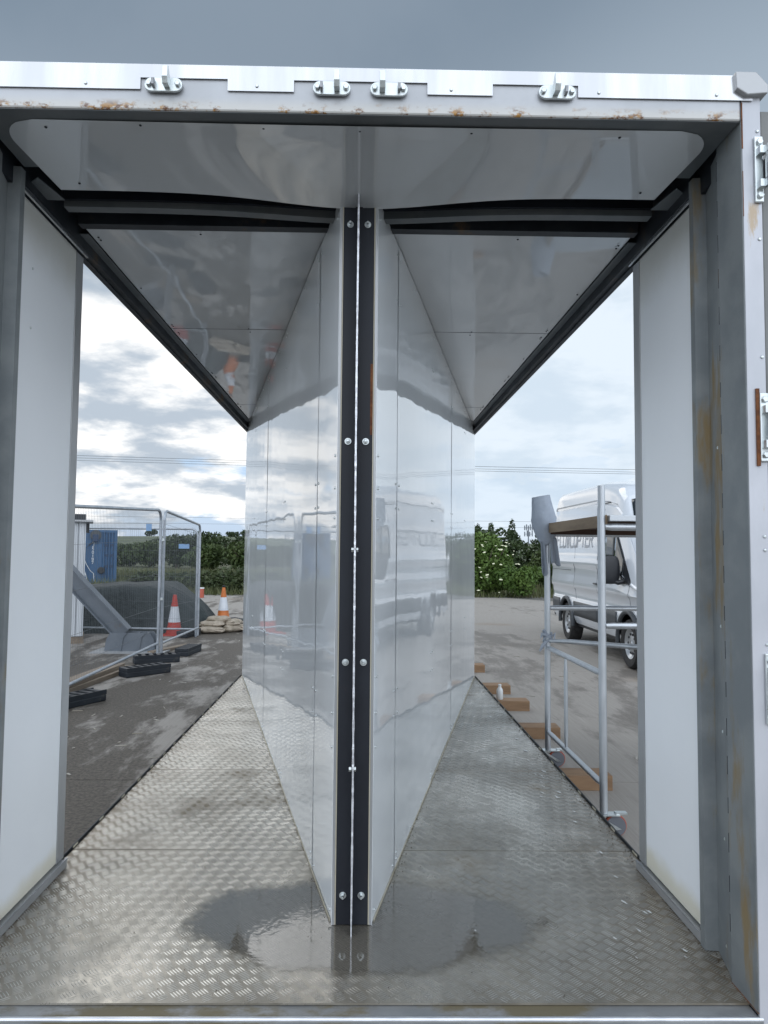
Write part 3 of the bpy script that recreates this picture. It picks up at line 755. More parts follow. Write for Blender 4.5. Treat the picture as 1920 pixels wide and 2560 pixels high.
# cloth pulled over the rear pole
random.seed(11)
cl = MB(); prof = [(1.66, .020, .028), (1.675, .040, .045), (1.70, .062, .05), (1.75, .078, .058), (1.81, .090, .064), (1.86, .098, .066), (1.90, .088, .062), (1.95, .078, .056), (1.99, .073, .054), (2.035, .068, .052)]
cxs = [1.408, 1.408, 1.408, 1.398, 1.394, 1.390, 1.382, 1.376, 1.370, 1.364]
V = []; n = 40
for (z, rx, ry), c_ in zip(prof, cxs):
    for k in range(n):
        a = 2*math.pi*k/n; q = 1+.10*noise.noise(Vector((math.cos(a)*2, math.sin(a)*2, z*9)))+.04*math.sin(5*a+z*20)
        V.append((c_+rx*q*math.cos(a), 5.4+ry*q*math.sin(a), z+.012*math.cos(a)))
Fq = [(i*n+k, i*n+(k+1) % n, (i+1)*n+(k+1) % n, (i+1)*n+k) for i in range(len(prof)-1) for k in range(n)]
cl.add(V, Fq)
# hanging tails
def tail(x0, x1, z0, z1, y, sk, wv):
    cl.grid(lambda u, v: (x0+(x1-x0)*u+sk*v*(.3+u), y-.012*math.sin(u*7+wv)*(.4+v)-.01*v, z0+(z1-z0)*v+.014*math.sin(u*5+wv)*v), 12, 10)
tail(1.425, 1.475, 1.72, 1.515, 5.372, .020, 0.4)
tail(1.352, 1.378, 1.75, 1.44, 5.375, .022, 1.9)
tag(cl.obj('rag', cloth, smooth=True, solid=.003), 'grey cloth pulled over the rear scaffold pole with its tails hanging', 'cloth')
kn = MB()
for i in range(4): 
    z = .93+.022*i; kn.tube([(xR_+.027*math.cos(a)*(1+.2*random.random()), 5.4+.027*math.sin(a), z+.02*math.sin(a*1.5+i)) for a in [k*math.pi/8 for k in range(17)]], .009, 6)
kn.tube([(xR_-.02, 5.37, .94), (xR_-.045, 5.365, .905), (xR_-.07, 5.36, .865)], [.010, .014, .006], 6)
kn.tube([(xR_-.01, 5.37, .98), (xR_-.05, 5.365, .995), (xR_-.062, 5.36, .96)], [.010, .012, .004], 6)
kn.tube([(xR_+.02, 5.37, .97), (xR_+.045, 5.365, .998), (xR_+.04, 5.36, .95)], [.010, .012, .006], 6)
tag(kn.obj('tied_rag', cloth, smooth=True), 'strip of grey rag knotted round the rear scaffold pole below waist height', 'rag')

# ================================================================== van
vpaint = mat('van_white_paint', (.66, .70, .75), (.67, .71, .76), rough=.16, ior=1.5, coat=.8)
vblack = mat('van_black_plastic', (.018, .020, .024), rough=.45)
vgrey = mat('van_grey_cladding', (.055, .062, .070), rough=.5)
vglass = mat('van_window_glass', (.012, .018, .022), rough=.03, ior=1.5, coat=.3)
vtyre = mat('tyre_rubber', (.014, .014, .015), (.03, .03, .03), rough=.75, scale=20, bump=.6, bscale=30, bdist=.01)
valloy = mat('wheel_silver', (.45, .47, .49), rough=.35, metal=.8)
vseam = mat('van_seam', (.10, .11, .12), rough=.6)
vtext = mat('van_lettering_grey', (.37, .39, .42), rough=.4)
lampm = mat('headlamp_glass', (.62, .66, .70), (.50, .54, .60), rough=.08, ior=1.6, coat=1., scale=12)
VL, YB = 5.36, 14.30
van = thing('parked_van', (4.83, 14.3, 0), 'white high roof panel van with grey lettering on its side parked on the right', 'van')
van.rotation_euler.z = 0
HEAD = Vector((-.022, -1, 0)).normalized(); SIDE = Vector((-1, .022, 0)).normalized()   # side = towards the viewer's left
VO = Vector((4.83, 14.30, 0))
def vp(u, wd, z): return VO+HEAD*u+SIDE*wd+Vector((0, 0, z))
prof = [(.36, .93), (.46, .975), (.56, .99), (.78, .992), (.80, .978), (.88, .985), (.97, .995), (1.00, 1.018), (1.04, 1.028), (1.10, 1.022), (1.20, 1.008), (1.32, 1.000), (1.37, 1.018), (1.41, 1.030), (1.46, 1.026), (1.50, 1.005), (1.60, .998), (1.80, .985), (2.0, .967), (2.25, .940), (2.36, .925), (2.38, .900), (2.41, .900), (2.43, .918), (2.52, .895), (2.62, .865), (2.69, .81), (2.725, .66), (2.738, .36), (2.74, 0)]
def top(u):
    K_ = [(0, 2.74), (.05, 2.79), (.2, 2.82), (2.7, 2.80), (3.4, 2.72), (3.75, 2.64), (3.95, 2.50), (4.55, 1.62), (4.80, 1.36), (5.05, 1.24), (5.22, 1.10), (5.32, .92), (5.36, .70)]
    for (a, b_), (c_, d_) in zip(K_, K_[1:]):
        if a <= u <= c_: return b_+(d_-b_)*(u-a)/(c_-a)
    return .7
def wscale(u):
    if u < .15: return .965+.035*math.sqrt(u/.15)
    if u < 4.0: return 1
    return 1-.17*((u-4.0)/1.36)**2.6
RW, FW, WR, AR_ = 1.12, 4.36, .345, .425
def bottom(u, z0=.36):
    for c_ in (RW, FW):
        if abs(u-c_) < AR_: return max(z0, .35+math.sqrt(AR_**2-(u-c_)**2)*.98)
    return z0
def side_w(u, z):
    tu = top(u)
    zr = z if z <= 1.0 or tu >= 2.735 else 1.0+(z-1.0)*(1.735)/(max(tu, 1.01)-1.0)
    zr = min(zr, 2.74)
    for (a, b_), (c_, d_) in zip(prof, prof[1:]):
        if a <= zr <= c_: return (b_+(d_-b_)*(zr-a)/(c_-a))*wscale(u)
    return prof[0][1]*wscale(u) if zr < .36 else 0
us = sorted(set([0, .02, .06, .12, .2]+[RW+AR_*math.cos(math.pi*k/16) for k in range(17)]+[FW+AR_*math.cos(math.pi*k/16) for k in range(17)]+[RW-AR_-.002, RW+AR_+.002, FW-AR_-.002, FW+AR_+.002]+[1.8, 2.1, 2.4, 2.7, 3.0, 3.2, 3.4, 3.6, 3.75, 3.85]+[4.9, 5.0, 5.1, 5.16, 5.22, 5.27, 5.32, 5.345, 5.36]))
vb = MB(); V = []; m_ = len(prof)
for u in us:
    bt = bottom(u); tu = top(u); row = []
    for z, w_ in prof:
        zz_ = z if z <= 1.0 else 1.0+(z-1.0)*(tu-1.0)/1.74
        if tu < 1.0: zz_ = min(z, tu) if z <= 1 else tu
        if zz_ < bt: zz_ = bt
        row.append((zz_, (side_w(u, zz_) if z <= 1 else w_*wscale(u))))
    half = [vp(u, w_, z) for z, w_ in row]
    other = [vp(u, -w_, z) for z, w_ in row[:-1]][::-1]
    V += half+other
nr = 2*m_-1
Fv = [(i*nr+k, i*nr+k+1, (i+1)*nr+k+1, (i+1)*nr+k) for i in range(len(us)-1) for k in range(nr-1)]
Fv += [tuple(range(nr))[::-1], tuple(range((len(us)-1)*nr, len(us)*nr))]
vb.add(V, Fv)
body = vb.obj('body', vpaint, van, smooth=True)
MB().prism([tuple(vp(.15, -.90, 0).xy), tuple(vp(5.1, -.86, 0).xy), tuple(vp(5.1, .86, 0).xy), tuple(vp(.15, .90, 0).xy)], 'z', .30, .60).obj('underbody', vblack, van)
def side_patch(name, m, poly_fn, u0, u1, nu=16, nv=8, off=.006, s=1, parent=None):
    """a patch laid on the van side: poly_fn(u) -> (zlo, zhi)"""
    def fn(a, b_):
        u = u0+(u1-u0)*a; lo, hi = poly_fn(u); z = lo+(hi-lo)*b_
        return vp(u, s*(side_w(u, z)+off), z)
    return MB().grid(fn, nu, nv).obj(name, m, parent or van, smooth=True, solid=.004, fix=False)
for s in (1, -1):
    # grey cladding low down, split by the wheel arches
    for (a, b_) in ((.02, RW-AR_-.045), (RW+AR_+.045, 3.02), (3.035, FW-AR_-.05)):
        side_patch('cladding', vgrey, lambda u: (.50, .755), a, b_, 10, 3, .010, s)
    # wheel arch lips
    for c_ in (RW, FW):
        w_ = []
        for k in range(25):
            a = math.pi*(k/24)*1.06-.03*math.pi
            w_.append(vp(c_+AR_*1.03*math.cos(a), s*(.99*wscale(c_)+.012), .35+AR_*1.03*math.sin(a)))
        MB().tube(w_, .034, 8).obj('arch_lip', vgrey, van, smooth=True)
    # cab window, two panes and the black surround
    wl = lambda u: 1.20 if u < 3.62 else 1.20-(0)*(u-3.6)
    def wtop(u): return 2.02 if u < 3.80 else 2.02-(u-3.80)*1.18
    sr_ = side_patch('window_surround', vblack, lambda u: (1.50-(.33*max(0, min(1, (u-3.70)/.5))), max(wtop(u), 1.18)), 3.28, 4.50, 26, 10, .004, s)
    side_patch('window_pane', vglass, lambda u: (1.53, wtop(u)-.03), 3.40, 3.80, 6, 8, .010, s)
    side_patch('window_pane', vglass, lambda u: (1.50-(.25*max(0, min(1, (u-3.84)/.3))), wtop(u)-.035), 3.835, 4.22, 8, 8, .010, s)
    # door shut lines
    for u_, z0, z1 in ((3.22, .50, 2.3), (.06, .55, 2.3), (4.42, .85, 1.2), (1.72, .8, 2.34), (3.02, .8, 2.34)):
        MB().tube([vp(u_, s*(side_w(u_, z)+.0005), z) for z in [z0+(z1-z0)*k/20 for k in range(21)]], .0035, 5).obj('shut_line', vseam, van)
    MB().tube([vp(3.30, s*(side_w(3.30, 1.10)+.018), 1.12), vp(3.44, s*(side_w(3.44, 1.10)+.018), 1.12)], .014, 6).obj('door_handle', vblack, van)
    MB().tube([vp(3.06, s*(side_w(3.06, 1.10)+.018), 1.12), vp(2.92, s*(side_w(2.92, 1.10)+.018), 1.12)], .014, 6).obj('door_handle', vblack, van)
    # slider track
    MB().tube([vp(u, s*(side_w(u, 1.30)+.002), 1.30) for u in [.12+(1.35)*k/10 for k in range(11)]], .006, 6).obj('door_track', vseam, van)
    # gutter line
    MB().tube([vp(u, s*(side_w(u, 2.395)+.004), 2.395) for u in [.10+(3.3)*k/16 for k in range(17)]], .008, 6).obj('roof_gutter', vgrey, van)
    # door mirror
    mr = MB(); base = vp(4.06, s*1.17, 1.33)
    def mirror_pt(a, b_, s=s):
        th, ph = a*2*math.pi, (b_-.5)*math.pi
        x = math.copysign(abs(math.cos(th))**.55, math.cos(th))*math.cos(ph)**.35; y = math.copysign(abs(math.sin(th))**.55, math.sin(th))*math.cos(ph)**.35
        return vp(4.16+.085*y, s*(1.18+.135*x), 1.37+.205*math.sin(ph))
    mr.grid(mirror_pt, 24, 12); mb_ = mr.obj('door_mirror', vblack, van, smooth=True)
    MB().tube([vp(4.24, s*.97, 1.22), vp(4.21, s*1.08, 1.19), vp(4.18, s*1.15, 1.22)], .035, 8).obj('mirror_arm', vblack, mb_)
    # headlamp
    MB().grid(lambda a, b_: vp(4.86+.42*a, s*(side_w(4.86+.42*a, .90+.22*b_*(1-.3*a))+.008), .84+.25*b_*(1-.35*a)), 10, 6).obj('headlamp', lampm, van, smooth=True, solid=.01, fix=False)
    # wheels
    for c_ in (RW, FW):
        wc = vp(c_, s*.875, WR)
        T = MB(); pr = [(.21, .10), (.24, .115), (.315, .118), (.338, .095), (.345, .06), (.345, -.06), (.338, -.095), (.30, -.11)]
        V = []; n = 36
        for r_, h_ in pr:
            for k in range(n):
                a = 2*math.pi*k/n; V.append(wc+HEAD*(r_*math.cos(a))+Vector((0, 0, r_*math.sin(a)))+SIDE*(s*h_))
        T.add(V, [(i*n+k, i*n+(k+1) % n, (i+1)*n+(k+1) % n, (i+1)*n+k) for i in range(len(pr)-1) for k in range(n)]+[tuple(range((len(pr)-1)*n, len(pr)*n))])
        wh = T.obj('wheel', vtyre, van, smooth=True)
        D = MB(); pr = [(.212, .10), (.200, .092), (.165, .060), (.10, .075), (.06, .082), (.055, .095), (.0, .097)]
        V = []
        for r_, h_ in pr:
            for k in range(n):
                a = 2*math.pi*k/n; V.append(wc+HEAD*(r_*math.cos(a))+Vector((0, 0, r_*math.sin(a)))+SIDE*(s*h_))
        D.add(V, [(i*n+k, i*n+(k+1) % n, (i+1)*n+(k+1) % n, (i+1)*n+k) for i in range(len(pr)-1) for k in range(n)])
        D.obj('rim', valloy, wh, smooth=True)
        for k in range(10):
            a = 2*math.pi*k/10; p = wc+HEAD*(.135*math.cos(a))+Vector((0, 0, .135*math.sin(a)))+SIDE*(s*.076)
            MB().tube([p-SIDE*s*.01, p+SIDE*s*.004], .017, 8).obj('wheel_hole', vblack, wh)
# windscreen, grille, bumper
MB().grid(lambda a, b_: vp(3.99+(4.60-3.99)*(1-b_)+.012, (2*a-1)*(.80+.11*(1-b_)), top(3.99+(4.60-3.99)*(1-b_))-.006+.016+.0*a-.05*(abs(2*a-1)**3)), 16, 12).obj('windscreen', vglass, van, smooth=True, solid=.006, fix=False)
MB().grid(lambda a, b_: vp(5.372-.05*abs(2*a-1)**3, (2*a-1)*.52, .62+.30*b_), 10, 4).obj('grille', vblack, van, solid=.02, fix=False)
MB().grid(lambda a, b_: vp(5.395-.16*abs(2*a-1)**4, (2*a-1)*.90, .30+.30*b_), 16, 4).obj('front_bumper', vgrey, van, smooth=True, solid=.05, fix=False)
MB().prism([tuple(vp(-.05, -.93, 0).xy), tuple(vp(.1, -.96, 0).xy), tuple(vp(.1, .96, 0).xy), tuple(vp(-.05, .93, 0).xy)], 'z', .38, .60).obj('rear_bumper', vgrey, van, bevel=.02)
MB().box(0, 0.001, 0, .001, 0, .001) if False else None
# rear lamp
lampr = mat('rear_lamp', (.30, .02, .02), rough=.2)
for s in (1, -1): MB().tube([vp(-.006, s*.93, .95), vp(-.006, s*.925, 1.55)], .03, 8).obj('rear_lamp', lampr, van)
# lettering: FLOWCOPTER, squared outline letters on the van side (both sides would read the same way)
GL = {'F': [[(0, 0), (0, 1), (.62, 1)], [(0, .54), (.5, .54)]], 'L': [[(0, 1), (0, 0), (.6, 0)]],
      'O': [[(.12, 0), (0, .12), (0, .88), (.12, 1), (.5, 1), (.62, .88), (.62, .12), (.5, 0), (.12, 0)]],
      'W': [[(0, 1), (.16, 0), (.36, .72), (.56, 0), (.72, 1)]], 'C': [[(.62, 1), (.12, 1), (0, .88), (0, .12), (.12, 0), (.62, 0)]],
      'P': [[(0, 0), (0, 1), (.5, 1), (.62, .88), (.62, .55), (.5, .42), (0, .42)]], 'T': [[(0, 1), (.66, 1)], [(.33, 1), (.33, 0)]],
      'E': [[(.6, 1), (0, 1), (0, 0), (.6, 0)], [(0, .52), (.5, .52)]], 'R': [[(0, 0), (0, 1), (.5, 1), (.62, .88), (.62, .58), (.5, .46), (0, .46)], [(.3, .46), (.62, 0)]]}
def letter_mesh(strokes, u0, z0, wu, hz, s):
    b_ = MB()
    for stk_ in strokes:
        for p, q in zip(stk_, stk_[1:]):
            P = Vector((p[0]*wu, p[1]*hz)); Q = Vector((q[0]*wu, q[1]*hz)); d = (Q-P).normalized(); nn = Vector((-d.y, d.x))*.021
            P -= d*.015; Q += d*.015
            c4 = [P-nn, Q-nn, Q+nn, P+nn]
            v = []
            for o_ in (.007, .0008):
                for c in c4:
                    u = u0+c.x if s > 0 else u0-c.x
                    z = z0+c.y; v.append(vp(u, s*(side_w(u, z)+o_), z))
            b_.add(v, [(0, 1, 2, 3), (7, 6, 5, 4), (0, 4, 5, 1), (1, 5, 6, 2), (2, 6, 7, 3), (3, 7, 4, 0)])
    return b_
u = .42
for ch in 'FLOWCOPTER':
    wu = .235*(1.1 if ch == 'W' else 1)/.66*.66
    letter_mesh(GL[ch], u, 1.72, .28, .25, 1).obj('letter', vtext, body, fix=False)
    u += .62*.28+.060+(.03 if ch == 'W' else 0)
u = 2.85
for ch in 'FLOWCOPTER':
    letter_mesh(GL[ch], u, 1.73, .30, .235, -1).obj('letter', vtext, body, fix=False); u -= .62*.30+.062+(.035 if ch == 'W' else 0)

# ================================================================== left: fence panels and feet
fencem = mat('fence_galvanised', (.36, .40, .44), (.46, .49, .53), rough=.4, metal=.6, scale=9)
wirem = mat('fence_wire', (.14, .155, .17), rough=.45, metal=.5)
signm = mat('pale_blue_tag', (.22, .38, .62), rough=.5)
def fence(A, B, za0, za1, zb0, zb1, label, corner=True, tagat=None, mids=(.27, .52, .78), r=.021):
    A, B = Vector((*A, 0)), Vector((*B, 0)); d = (B-A); L = d.length; d.normalize()
    f = thing('mesh_fence', tuple(A+Vector((0, 0, za0))), label, 'mesh fence', 'mesh fences on ballast blocks')
    zt = lambda t: za1+(zb1-za1)*t; zl = lambda t: za0+(zb0-za0)*t
    P = lambda t, z: A+d*(L*t)+Vector((0, 0, z))
    c = .13/L
    MB().tube([P(0, zl(0)), P(0, zt(0)-.14)], r, 10).obj('upright', fencem, f, smooth=True)
    MB().tube([P(1, zl(1)), P(1, zt(1)-.14)], r, 10).obj('upright', fencem, f, smooth=True)
    arc = [P(c*(1-math.cos(a)), zt(0)-.14+.14*math.sin(a)) for a in [k*math.pi/12 for k in range(7)]]+[P(1-c*(1-math.sin(a)), zt(1)-.14+.14*math.cos(a)) for a in [k*math.pi/12 for k in range(7)]]
    MB().tube(arc, r, 10).obj('top_rail', fencem, f, smooth=True)
    MB().tube([P(0, zl(0)+.14), P(1, zl(1)+.14)], r*.85, 10).obj('bottom_rail', fencem, f, smooth=True)
    w_ = MB(); nW = int(L/.040)
    for k in range(1, nW):
        t = k/nW; cc_ = min(t, 1-t)/c; dr = .14*(1-math.sqrt(max(0, 1-(1-cc_)**2))) if cc_ < 1 else 0
        w_.tube([P(t, zl(t)+.14), P(t, zt(t)-dr)], .0010 if L < 2.9 else .0013, 4, cap=False)
    for q in (.10,)+mids+(.9,):
        w_.tube([P(0, zl(0)+.14+(zt(0)-zl(0)-.14)*q), P(1, zl(1)+.14+(zt(1)-zl(1)-.14)*q)], .0022, 4, cap=False)
    tag(w_.obj('wire_mesh', wirem, f), kind='stuff')
    if tagat:
        t, z, ww, hh = tagat; q = P(t, z); n2_ = Vector((d.y, -d.x, 0))
        if n2_.y > 0: n2_ = -n2_
        q += n2_*.006
        v = [q, q+d*ww, q+d*ww+Vector((0, 0, hh)), q+Vector((0, 0, hh))]; v += [p+n2_*.003 for p in v]
        MB().add(v, [(0, 3, 2, 1), (4, 5, 6, 7), (0, 1, 5, 4), (1, 2, 6, 5), (2, 3, 7, 6), (3, 0, 4, 7)]).obj('tag', signm, f)
    return f
f1 = fence((-3.00, 7.05), (-2.865, 10.15), .06, 2.03, .14, 2.155, 'near mesh fence panel with rounded tube frame running out from the left panel')
f2 = fence((-2.835, 10.22), (-2.955, 13.0), .13, 2.155, .05, 2.055, 'narrow looking mesh fence panel seen end on in front of the red cone')
f3 = fence((-6.40, 13.45), (-3.045, 13.22), .0, 1.99, .0, 1.985, 'far mesh fence panel crossing in front of the green tarpaulin', tagat=(.895, 1.62, .20, .085))
n_ = MB().box(-3.06, -2.98, 10.10, 10.103, 1.86, 1.96).obj('tag', signm, f1)
for fp_, zc in ((f2, 1.72), (f2, .88)):
    MB().lathe([(.034, zc), (.034, zc+.035)], (-2.85, 10.185, 0), n=12).obj('clamp', zinc, fp_)
# rubber feet
def foot_mesh(parent):
    b_ = MB().box(-.345, .345, -.11, .11, 0, .075).obj('base', bluerub, parent, bevel=.012)
    for k in range(6): 
        x = -.29+.115*k; MB().box(x-.05, x+.012, -.10, .10, .0755, .128).obj('rib', bluerub, parent, bevel=.006)
    MB().box(-.34, .345, -.11, -.095, .0752, .13).obj('side_wall', bluerub, parent); MB().box(-.34, .345, .095, .11, .0752, .13).obj('side_wall', bluerub, parent)
fgrp = 'dark blocks that foot the fence panels'
ft = thing('ballast_block', (0, 0, 0), 'dark ribbed fence foot lying loose nearest the middle of the wet concrete', 'ballast block', fgrp); foot_mesh(ft)
feet = [(-2.76, 9.24, 47, None), (-2.90, 10.22, 24, 'dark fence foot holding the joint of two mesh panels'), (-2.66, 11.10, 84, 'dark fence foot seen end on behind the panel joint foot'),
        (-2.92, 7.42, 62, 'dark fence foot half hidden by the left white panel'), (-2.70, 15.6, -50, 'dark fence foot beyond the sandbags on the right'), (-3.2, 13.35, 80, 'dark fence foot under the corner of the far mesh panel')]
for x, y, a, lab in feet:
    o = ft if lab is None else copy_tree(ft)
    o.location = (x, y, .001); o.rotation_euler.z = R(a); o.scale = (.9, .95, .9)
    if lab: o['label'] = lab
# timber planks near the fence line
def plank(x, y, L, wd, h, z, a, lab):
    t_ = thing('plank', (x, y, z), lab, 'plank', 'loose planks beside the fence'); t_.rotation_euler.z = R(a)
    o = MB().box(-wd/2, wd/2, -L/2, L/2, 0, h).obj('board', woody, bevel=.003); o.parent = t_
plank(-3.22, 8.75, 1.75, .22, .055, .0, -7, 'lower weathered plank of the pair under the near fence panel')
plank(-3.26, 8.70, 1.55, .20, .050, .056, -5, 'upper weathered plank of the pair under the near fence panel')
plank(-3.05, 11.5, 1.0, .12, .04, 0, -20, 'short pale plank beside the steel prop base')

# ================================================================== raking steel prop
steelg = mat('prop_grey_paint', (.105, .125, .150), (.13, .15, .175), rough=.45, scale=4, dirt=(.14, .11, .08), dirt_amt=.2)
pr_ = thing('steel_prop', (-3.6, 11.3, 0), 'grey steel beam propped at a slant on a gusseted base behind the fence', 'steel prop')
a0, a1 = Vector((-3.72, 11.3, .27)), Vector((-6.0, 11.3, 2.62)); dd = (a1-a0).normalized(); nn = Vector((-dd.z, 0, dd.x))
if nn.z < 0: nn = -nn
def slanted(off0, off1, y0, y1, name):
    v = [a0+nn*off0, a1+nn*off0, a1+nn*off1, a0+nn*off1]
    MB().prism([(p.x, p.z) for p in v], 'y', y0, y1).obj(name, steelg, pr_)
slanted(-.125, -.110, 11.20, 11.40, 'flange'); slanted(.110, .125, 11.20, 11.40, 'flange'); slanted(-.109, .109, 11.293, 11.307, 'web')
bp2 = [(-3.985, .02), (-3.955, .20), (-3.90, .30), (-3.29, .30), (-3.225, .20), (-3.20, .02)]
for y in (11.18, 11.42): MB().prism([(p[0], p[1]) for p in bp2][::-1], 'y', y, y+.015).obj('gusset', steelg, pr_)
for x in (-3.80, -3.50, -3.36): MB().box(x, x+.015, 11.20, 11.418, .02, .29).obj('stiffener', steelg, pr_)
for x in (-3.74, -3.46): MB().prism([(x, .02), (x+.04, .24), (x+.10, .30), (x+.115, .30), (x+.055, .235), (x+.02, .02)], 'y', 11.165, 11.179).obj('rib', steelg, pr_)
MB().box(-4.15, -3.02, 11.02, 11.58, .001, .02).obj('base_plate', mat('base_plate_pale', (.30, .31, .32), rough=.6), pr_)
MB().box(-6.25, -6.0, 11.17, 11.43, 0, 2.8).obj('column', steelg, pr_)

# ================================================================== tarpaulin heap
tarpm = mat('green_tarpaulin', (.017, .025, .026), (.028, .038, .038), rough=.72, scale=3, bump=1., bscale=5, bdist=.08)
tp_ = MB(); rings = []
base = [(-6.6, 13.62), (-5.0, 13.60), (-4.0, 13.62), (-3.4, 13.70), (-3.04, 13.95), (-2.98, 14.6), (-3.1, 15.6), (-3.7, 16.2), (-5.0, 16.4), (-6.6, 16.3)]
def resample(pl, n):
    P = [Vector(p) for p in pl]+[Vector(pl[0])]; L = [0]
    for a, b_ in zip(P, P[1:]): L.append(L[-1]+(b_-a).length)
    out = []
    for k in range(n):
        s = L[-1]*k/n
        for i in range(len(P)-1):
            if L[i] <= s <= L[i+1]: out.append(P[i].lerp(P[i+1], (s-L[i])/(L[i+1]-L[i]))); break
    return out
br = resample(base, 120); cen = Vector((-4.9, 14.9))
V = []
lv = [(0, 1.02), (.10, .995), (.25, .975), (.45, .955), (.62, .94), (.78, .92), (.88, .89), (.95, .82), (.975, .6), (1.0, .3), (1.01, .05)]
for h, k_ in lv:
    for p in br:
        q = cen+(p-cen)*k_
        right = max(0, min(1, (p.x+3.95)/.9))     # the right end slopes down gently
        q.x -= right*max(0, h)*.72*min(1, h/.9)*(1 if h < .97 else .9)
        fold = noise.noise(Vector((p.x*2.2, p.y*2.2, h*1.1)))*.10*(1-h*.5)+.035*math.sin(p.x*9+h*2)*(1-h)
        dq = (q-cen).normalized()*fold
        z = h*.95*(1-.10*max(0, min(1, (-4.6-q.x)/1.2)))+.02*noise.noise(Vector((q.x*2, q.y*2, 3)))*h
        V.append((q.x+dq.x, q.y+dq.y, z-.01))
n = len(br)
Fq = [(i*n+k, i*n+(k+1) % n, (i+1)*n+(k+1) % n, (i+1)*n+k) for i in range(len(lv)-1) for k in range(n)]+[tuple(range((len(lv)-1)*n, len(lv)*n))]
tp_.add(V, Fq)
tag(tp_.obj('tarpaulin_heap', tarpm, smooth=True), 'dark green tarpaulin draped over a heap of stored material', 'tarpaulin')

# ================================================================== cones
def cone(x, y, z, tint, lab, knob=False):
    cm = mat('cone_'+('red' if tint[1] < .1 else 'orange'), tint, tuple(c*.85 for c in tint), rough=.45, scale=5)
    wm = MATS.get('cone_white') or mat('cone_white', (.70, .73, .77), (.62, .65, .70), rough=.35, scale=8)
    c = thing('traffic_cone', (x, y, z), lab, 'traffic cone', 'striped traffic cones')
    MB().box(x-.20, x+.20, y-.20, y+.20, z, z+.03).obj('base', cm, c, bevel=.01)
    rr_ = lambda h: .150-.118*(h/.75)
    MB().lathe([(.165, .031), (rr_(.05), .055), (rr_(.245), .245)], (x, y, z), n=28).obj('lower_body', cm, c, smooth=True)
    MB().lathe([(rr_(.247)+.002, .247), (rr_(.535)+.002, .535)], (x, y, z), n=28).obj('white_sleeve', wm, c, smooth=True)
    MB().lathe([(rr_(.537), .537), (rr_(.75), .75), (.02, .755)], (x, y, z), n=28).obj('upper_body', cm, c, smooth=True)
    if knob: MB().lathe([(.030, .755), (.034, .78), (.02, .80)], (x, y, z), n=12).obj('knob', blackrub, c)
cone(-3.50, 13.45, 0, (.50, .045, .028), 'red and white traffic cone in front of the green tarpaulin')
cone(-3.06, 15.9, .02, (.60, .17, .035), 'orange and white traffic cone standing behind the sandbags', True)

# ================================================================== sandbags
bagm = mat('sandbag_fabric', (.30, .26, .20), (.42, .36, .29), rough=.9, scale=7, bump=.8, bscale=9, bdist=.03, dirt=(.25, .07, .05), dirt_amt=.16, dscale=3)
def bag(x, y, z, L, Wd, H, a, sd, lab):
    def fn(u, v):
        th, ph = u*2*math.pi, (v-.5)*math.pi
        cx = math.copysign(abs(math.cos(th))**.7, math.cos(th))*math.cos(ph)**.6; sy = math.copysign(abs(math.sin(th))**.7, math.sin(th))*math.cos(ph)**.6
        k = 1+.22*noise.noise(Vector((cx*2+sd, sy*2, math.sin(ph)*2)))
        return (cx*L/2*k, sy*Wd/2*k, H/2+math.sin(ph)*H/2*(1+.25*noise.noise(Vector((cx*3, sy*3+sd, 1)))))
    o = MB().grid(fn, 28, 12).obj('sandbag', bagm, smooth=True)
    o.location = (x, y, z); o.rotation_euler = (0, random.uniform(-.06, .06), R(a)); tag(o, lab, 'sandbag', 'sandbags heaped beside the tarpaulin')
bag(-2.88, 13.85, .0, .50, .36, .13, 5, 1, 'pale sandbag at the bottom front of the heap beside the tarpaulin')
bag(-2.90, 13.98, .10, .50, .34, .13, -9, 2, 'middle sandbag in the stack under the top one')
bag(-2.80, 14.08, .19, .46, .32, .12, 12, 3, 'topmost sandbag of the stack in front of the orange cone')
bag(-2.55, 14.1, .0, .42, .30, .15, 40, 4, 'sandbag lying on the ground right of the stack')
bag(-2.57, 14.12, .10, .38, .28, .14, -32, 5, 'bulging sandbag leaning on the right of the stack')
bag(-2.36, 14.25, .0, .42, .28, .13, -38, 6, 'rightmost sandbag lying apart from the stack')
bag(-2.62, 14.55, .06, .40, .28, .15, 30, 7, 'sandbag at the back between the stack and the rightmost bag')
bpl = thing('plank', (-2.95, 15.3, 0), 'short brown plank lying behind the sandbags under the orange cone', 'plank'); MB().box(-3.25, -2.72, 15.6, 16.15, 0, .02).obj('board', woody, bpl)

# ================================================================== site cabin
cabm = mat('cabin_white', (.60, .63, .66), (.54, .57, .60), rough=.5, scale=4, stretch=(1, 1, .3), dirt=(.3, .28, .24), dirt_amt=.15)
cab = thing('site_cabin', (-6.2, 13.0, .1), 'white ribbed site cabin behind the fence at the far left', 'cabin')
MB().box(-7.6, -4.735, 12.22, 12.95, .12, 2.05).obj('shell', cabm, cab)
x = -7.6
while x < -4.75:
    MB().box(x+.006, x+.089, 12.195, 12.218, .12, 2.05).obj('wall_panel', cabm, cab, bevel=.004); x += .0955
MB().box(-4.7345, -4.715, 12.22, 12.95, .12, 2.05).obj('end_panel', cabm, cab)
MB().prism([(-7.7, 2.09), (-4.60, 2.055), (-4.60, 2.085), (-7.7, 2.12)], 'y', 12.10, 13.05).obj('roof', mat('cabin_roof', (.42, .43, .44), rough=.5), cab)
MB().box(-4.82, -4.66, 12.4, 12.7, 1.88, 2.05).obj('wall_vent', vblack, cab)
MB().box(-7.6, -4.70, 12.20, 12.98, 0, .11).obj('bearer', woody, cab)
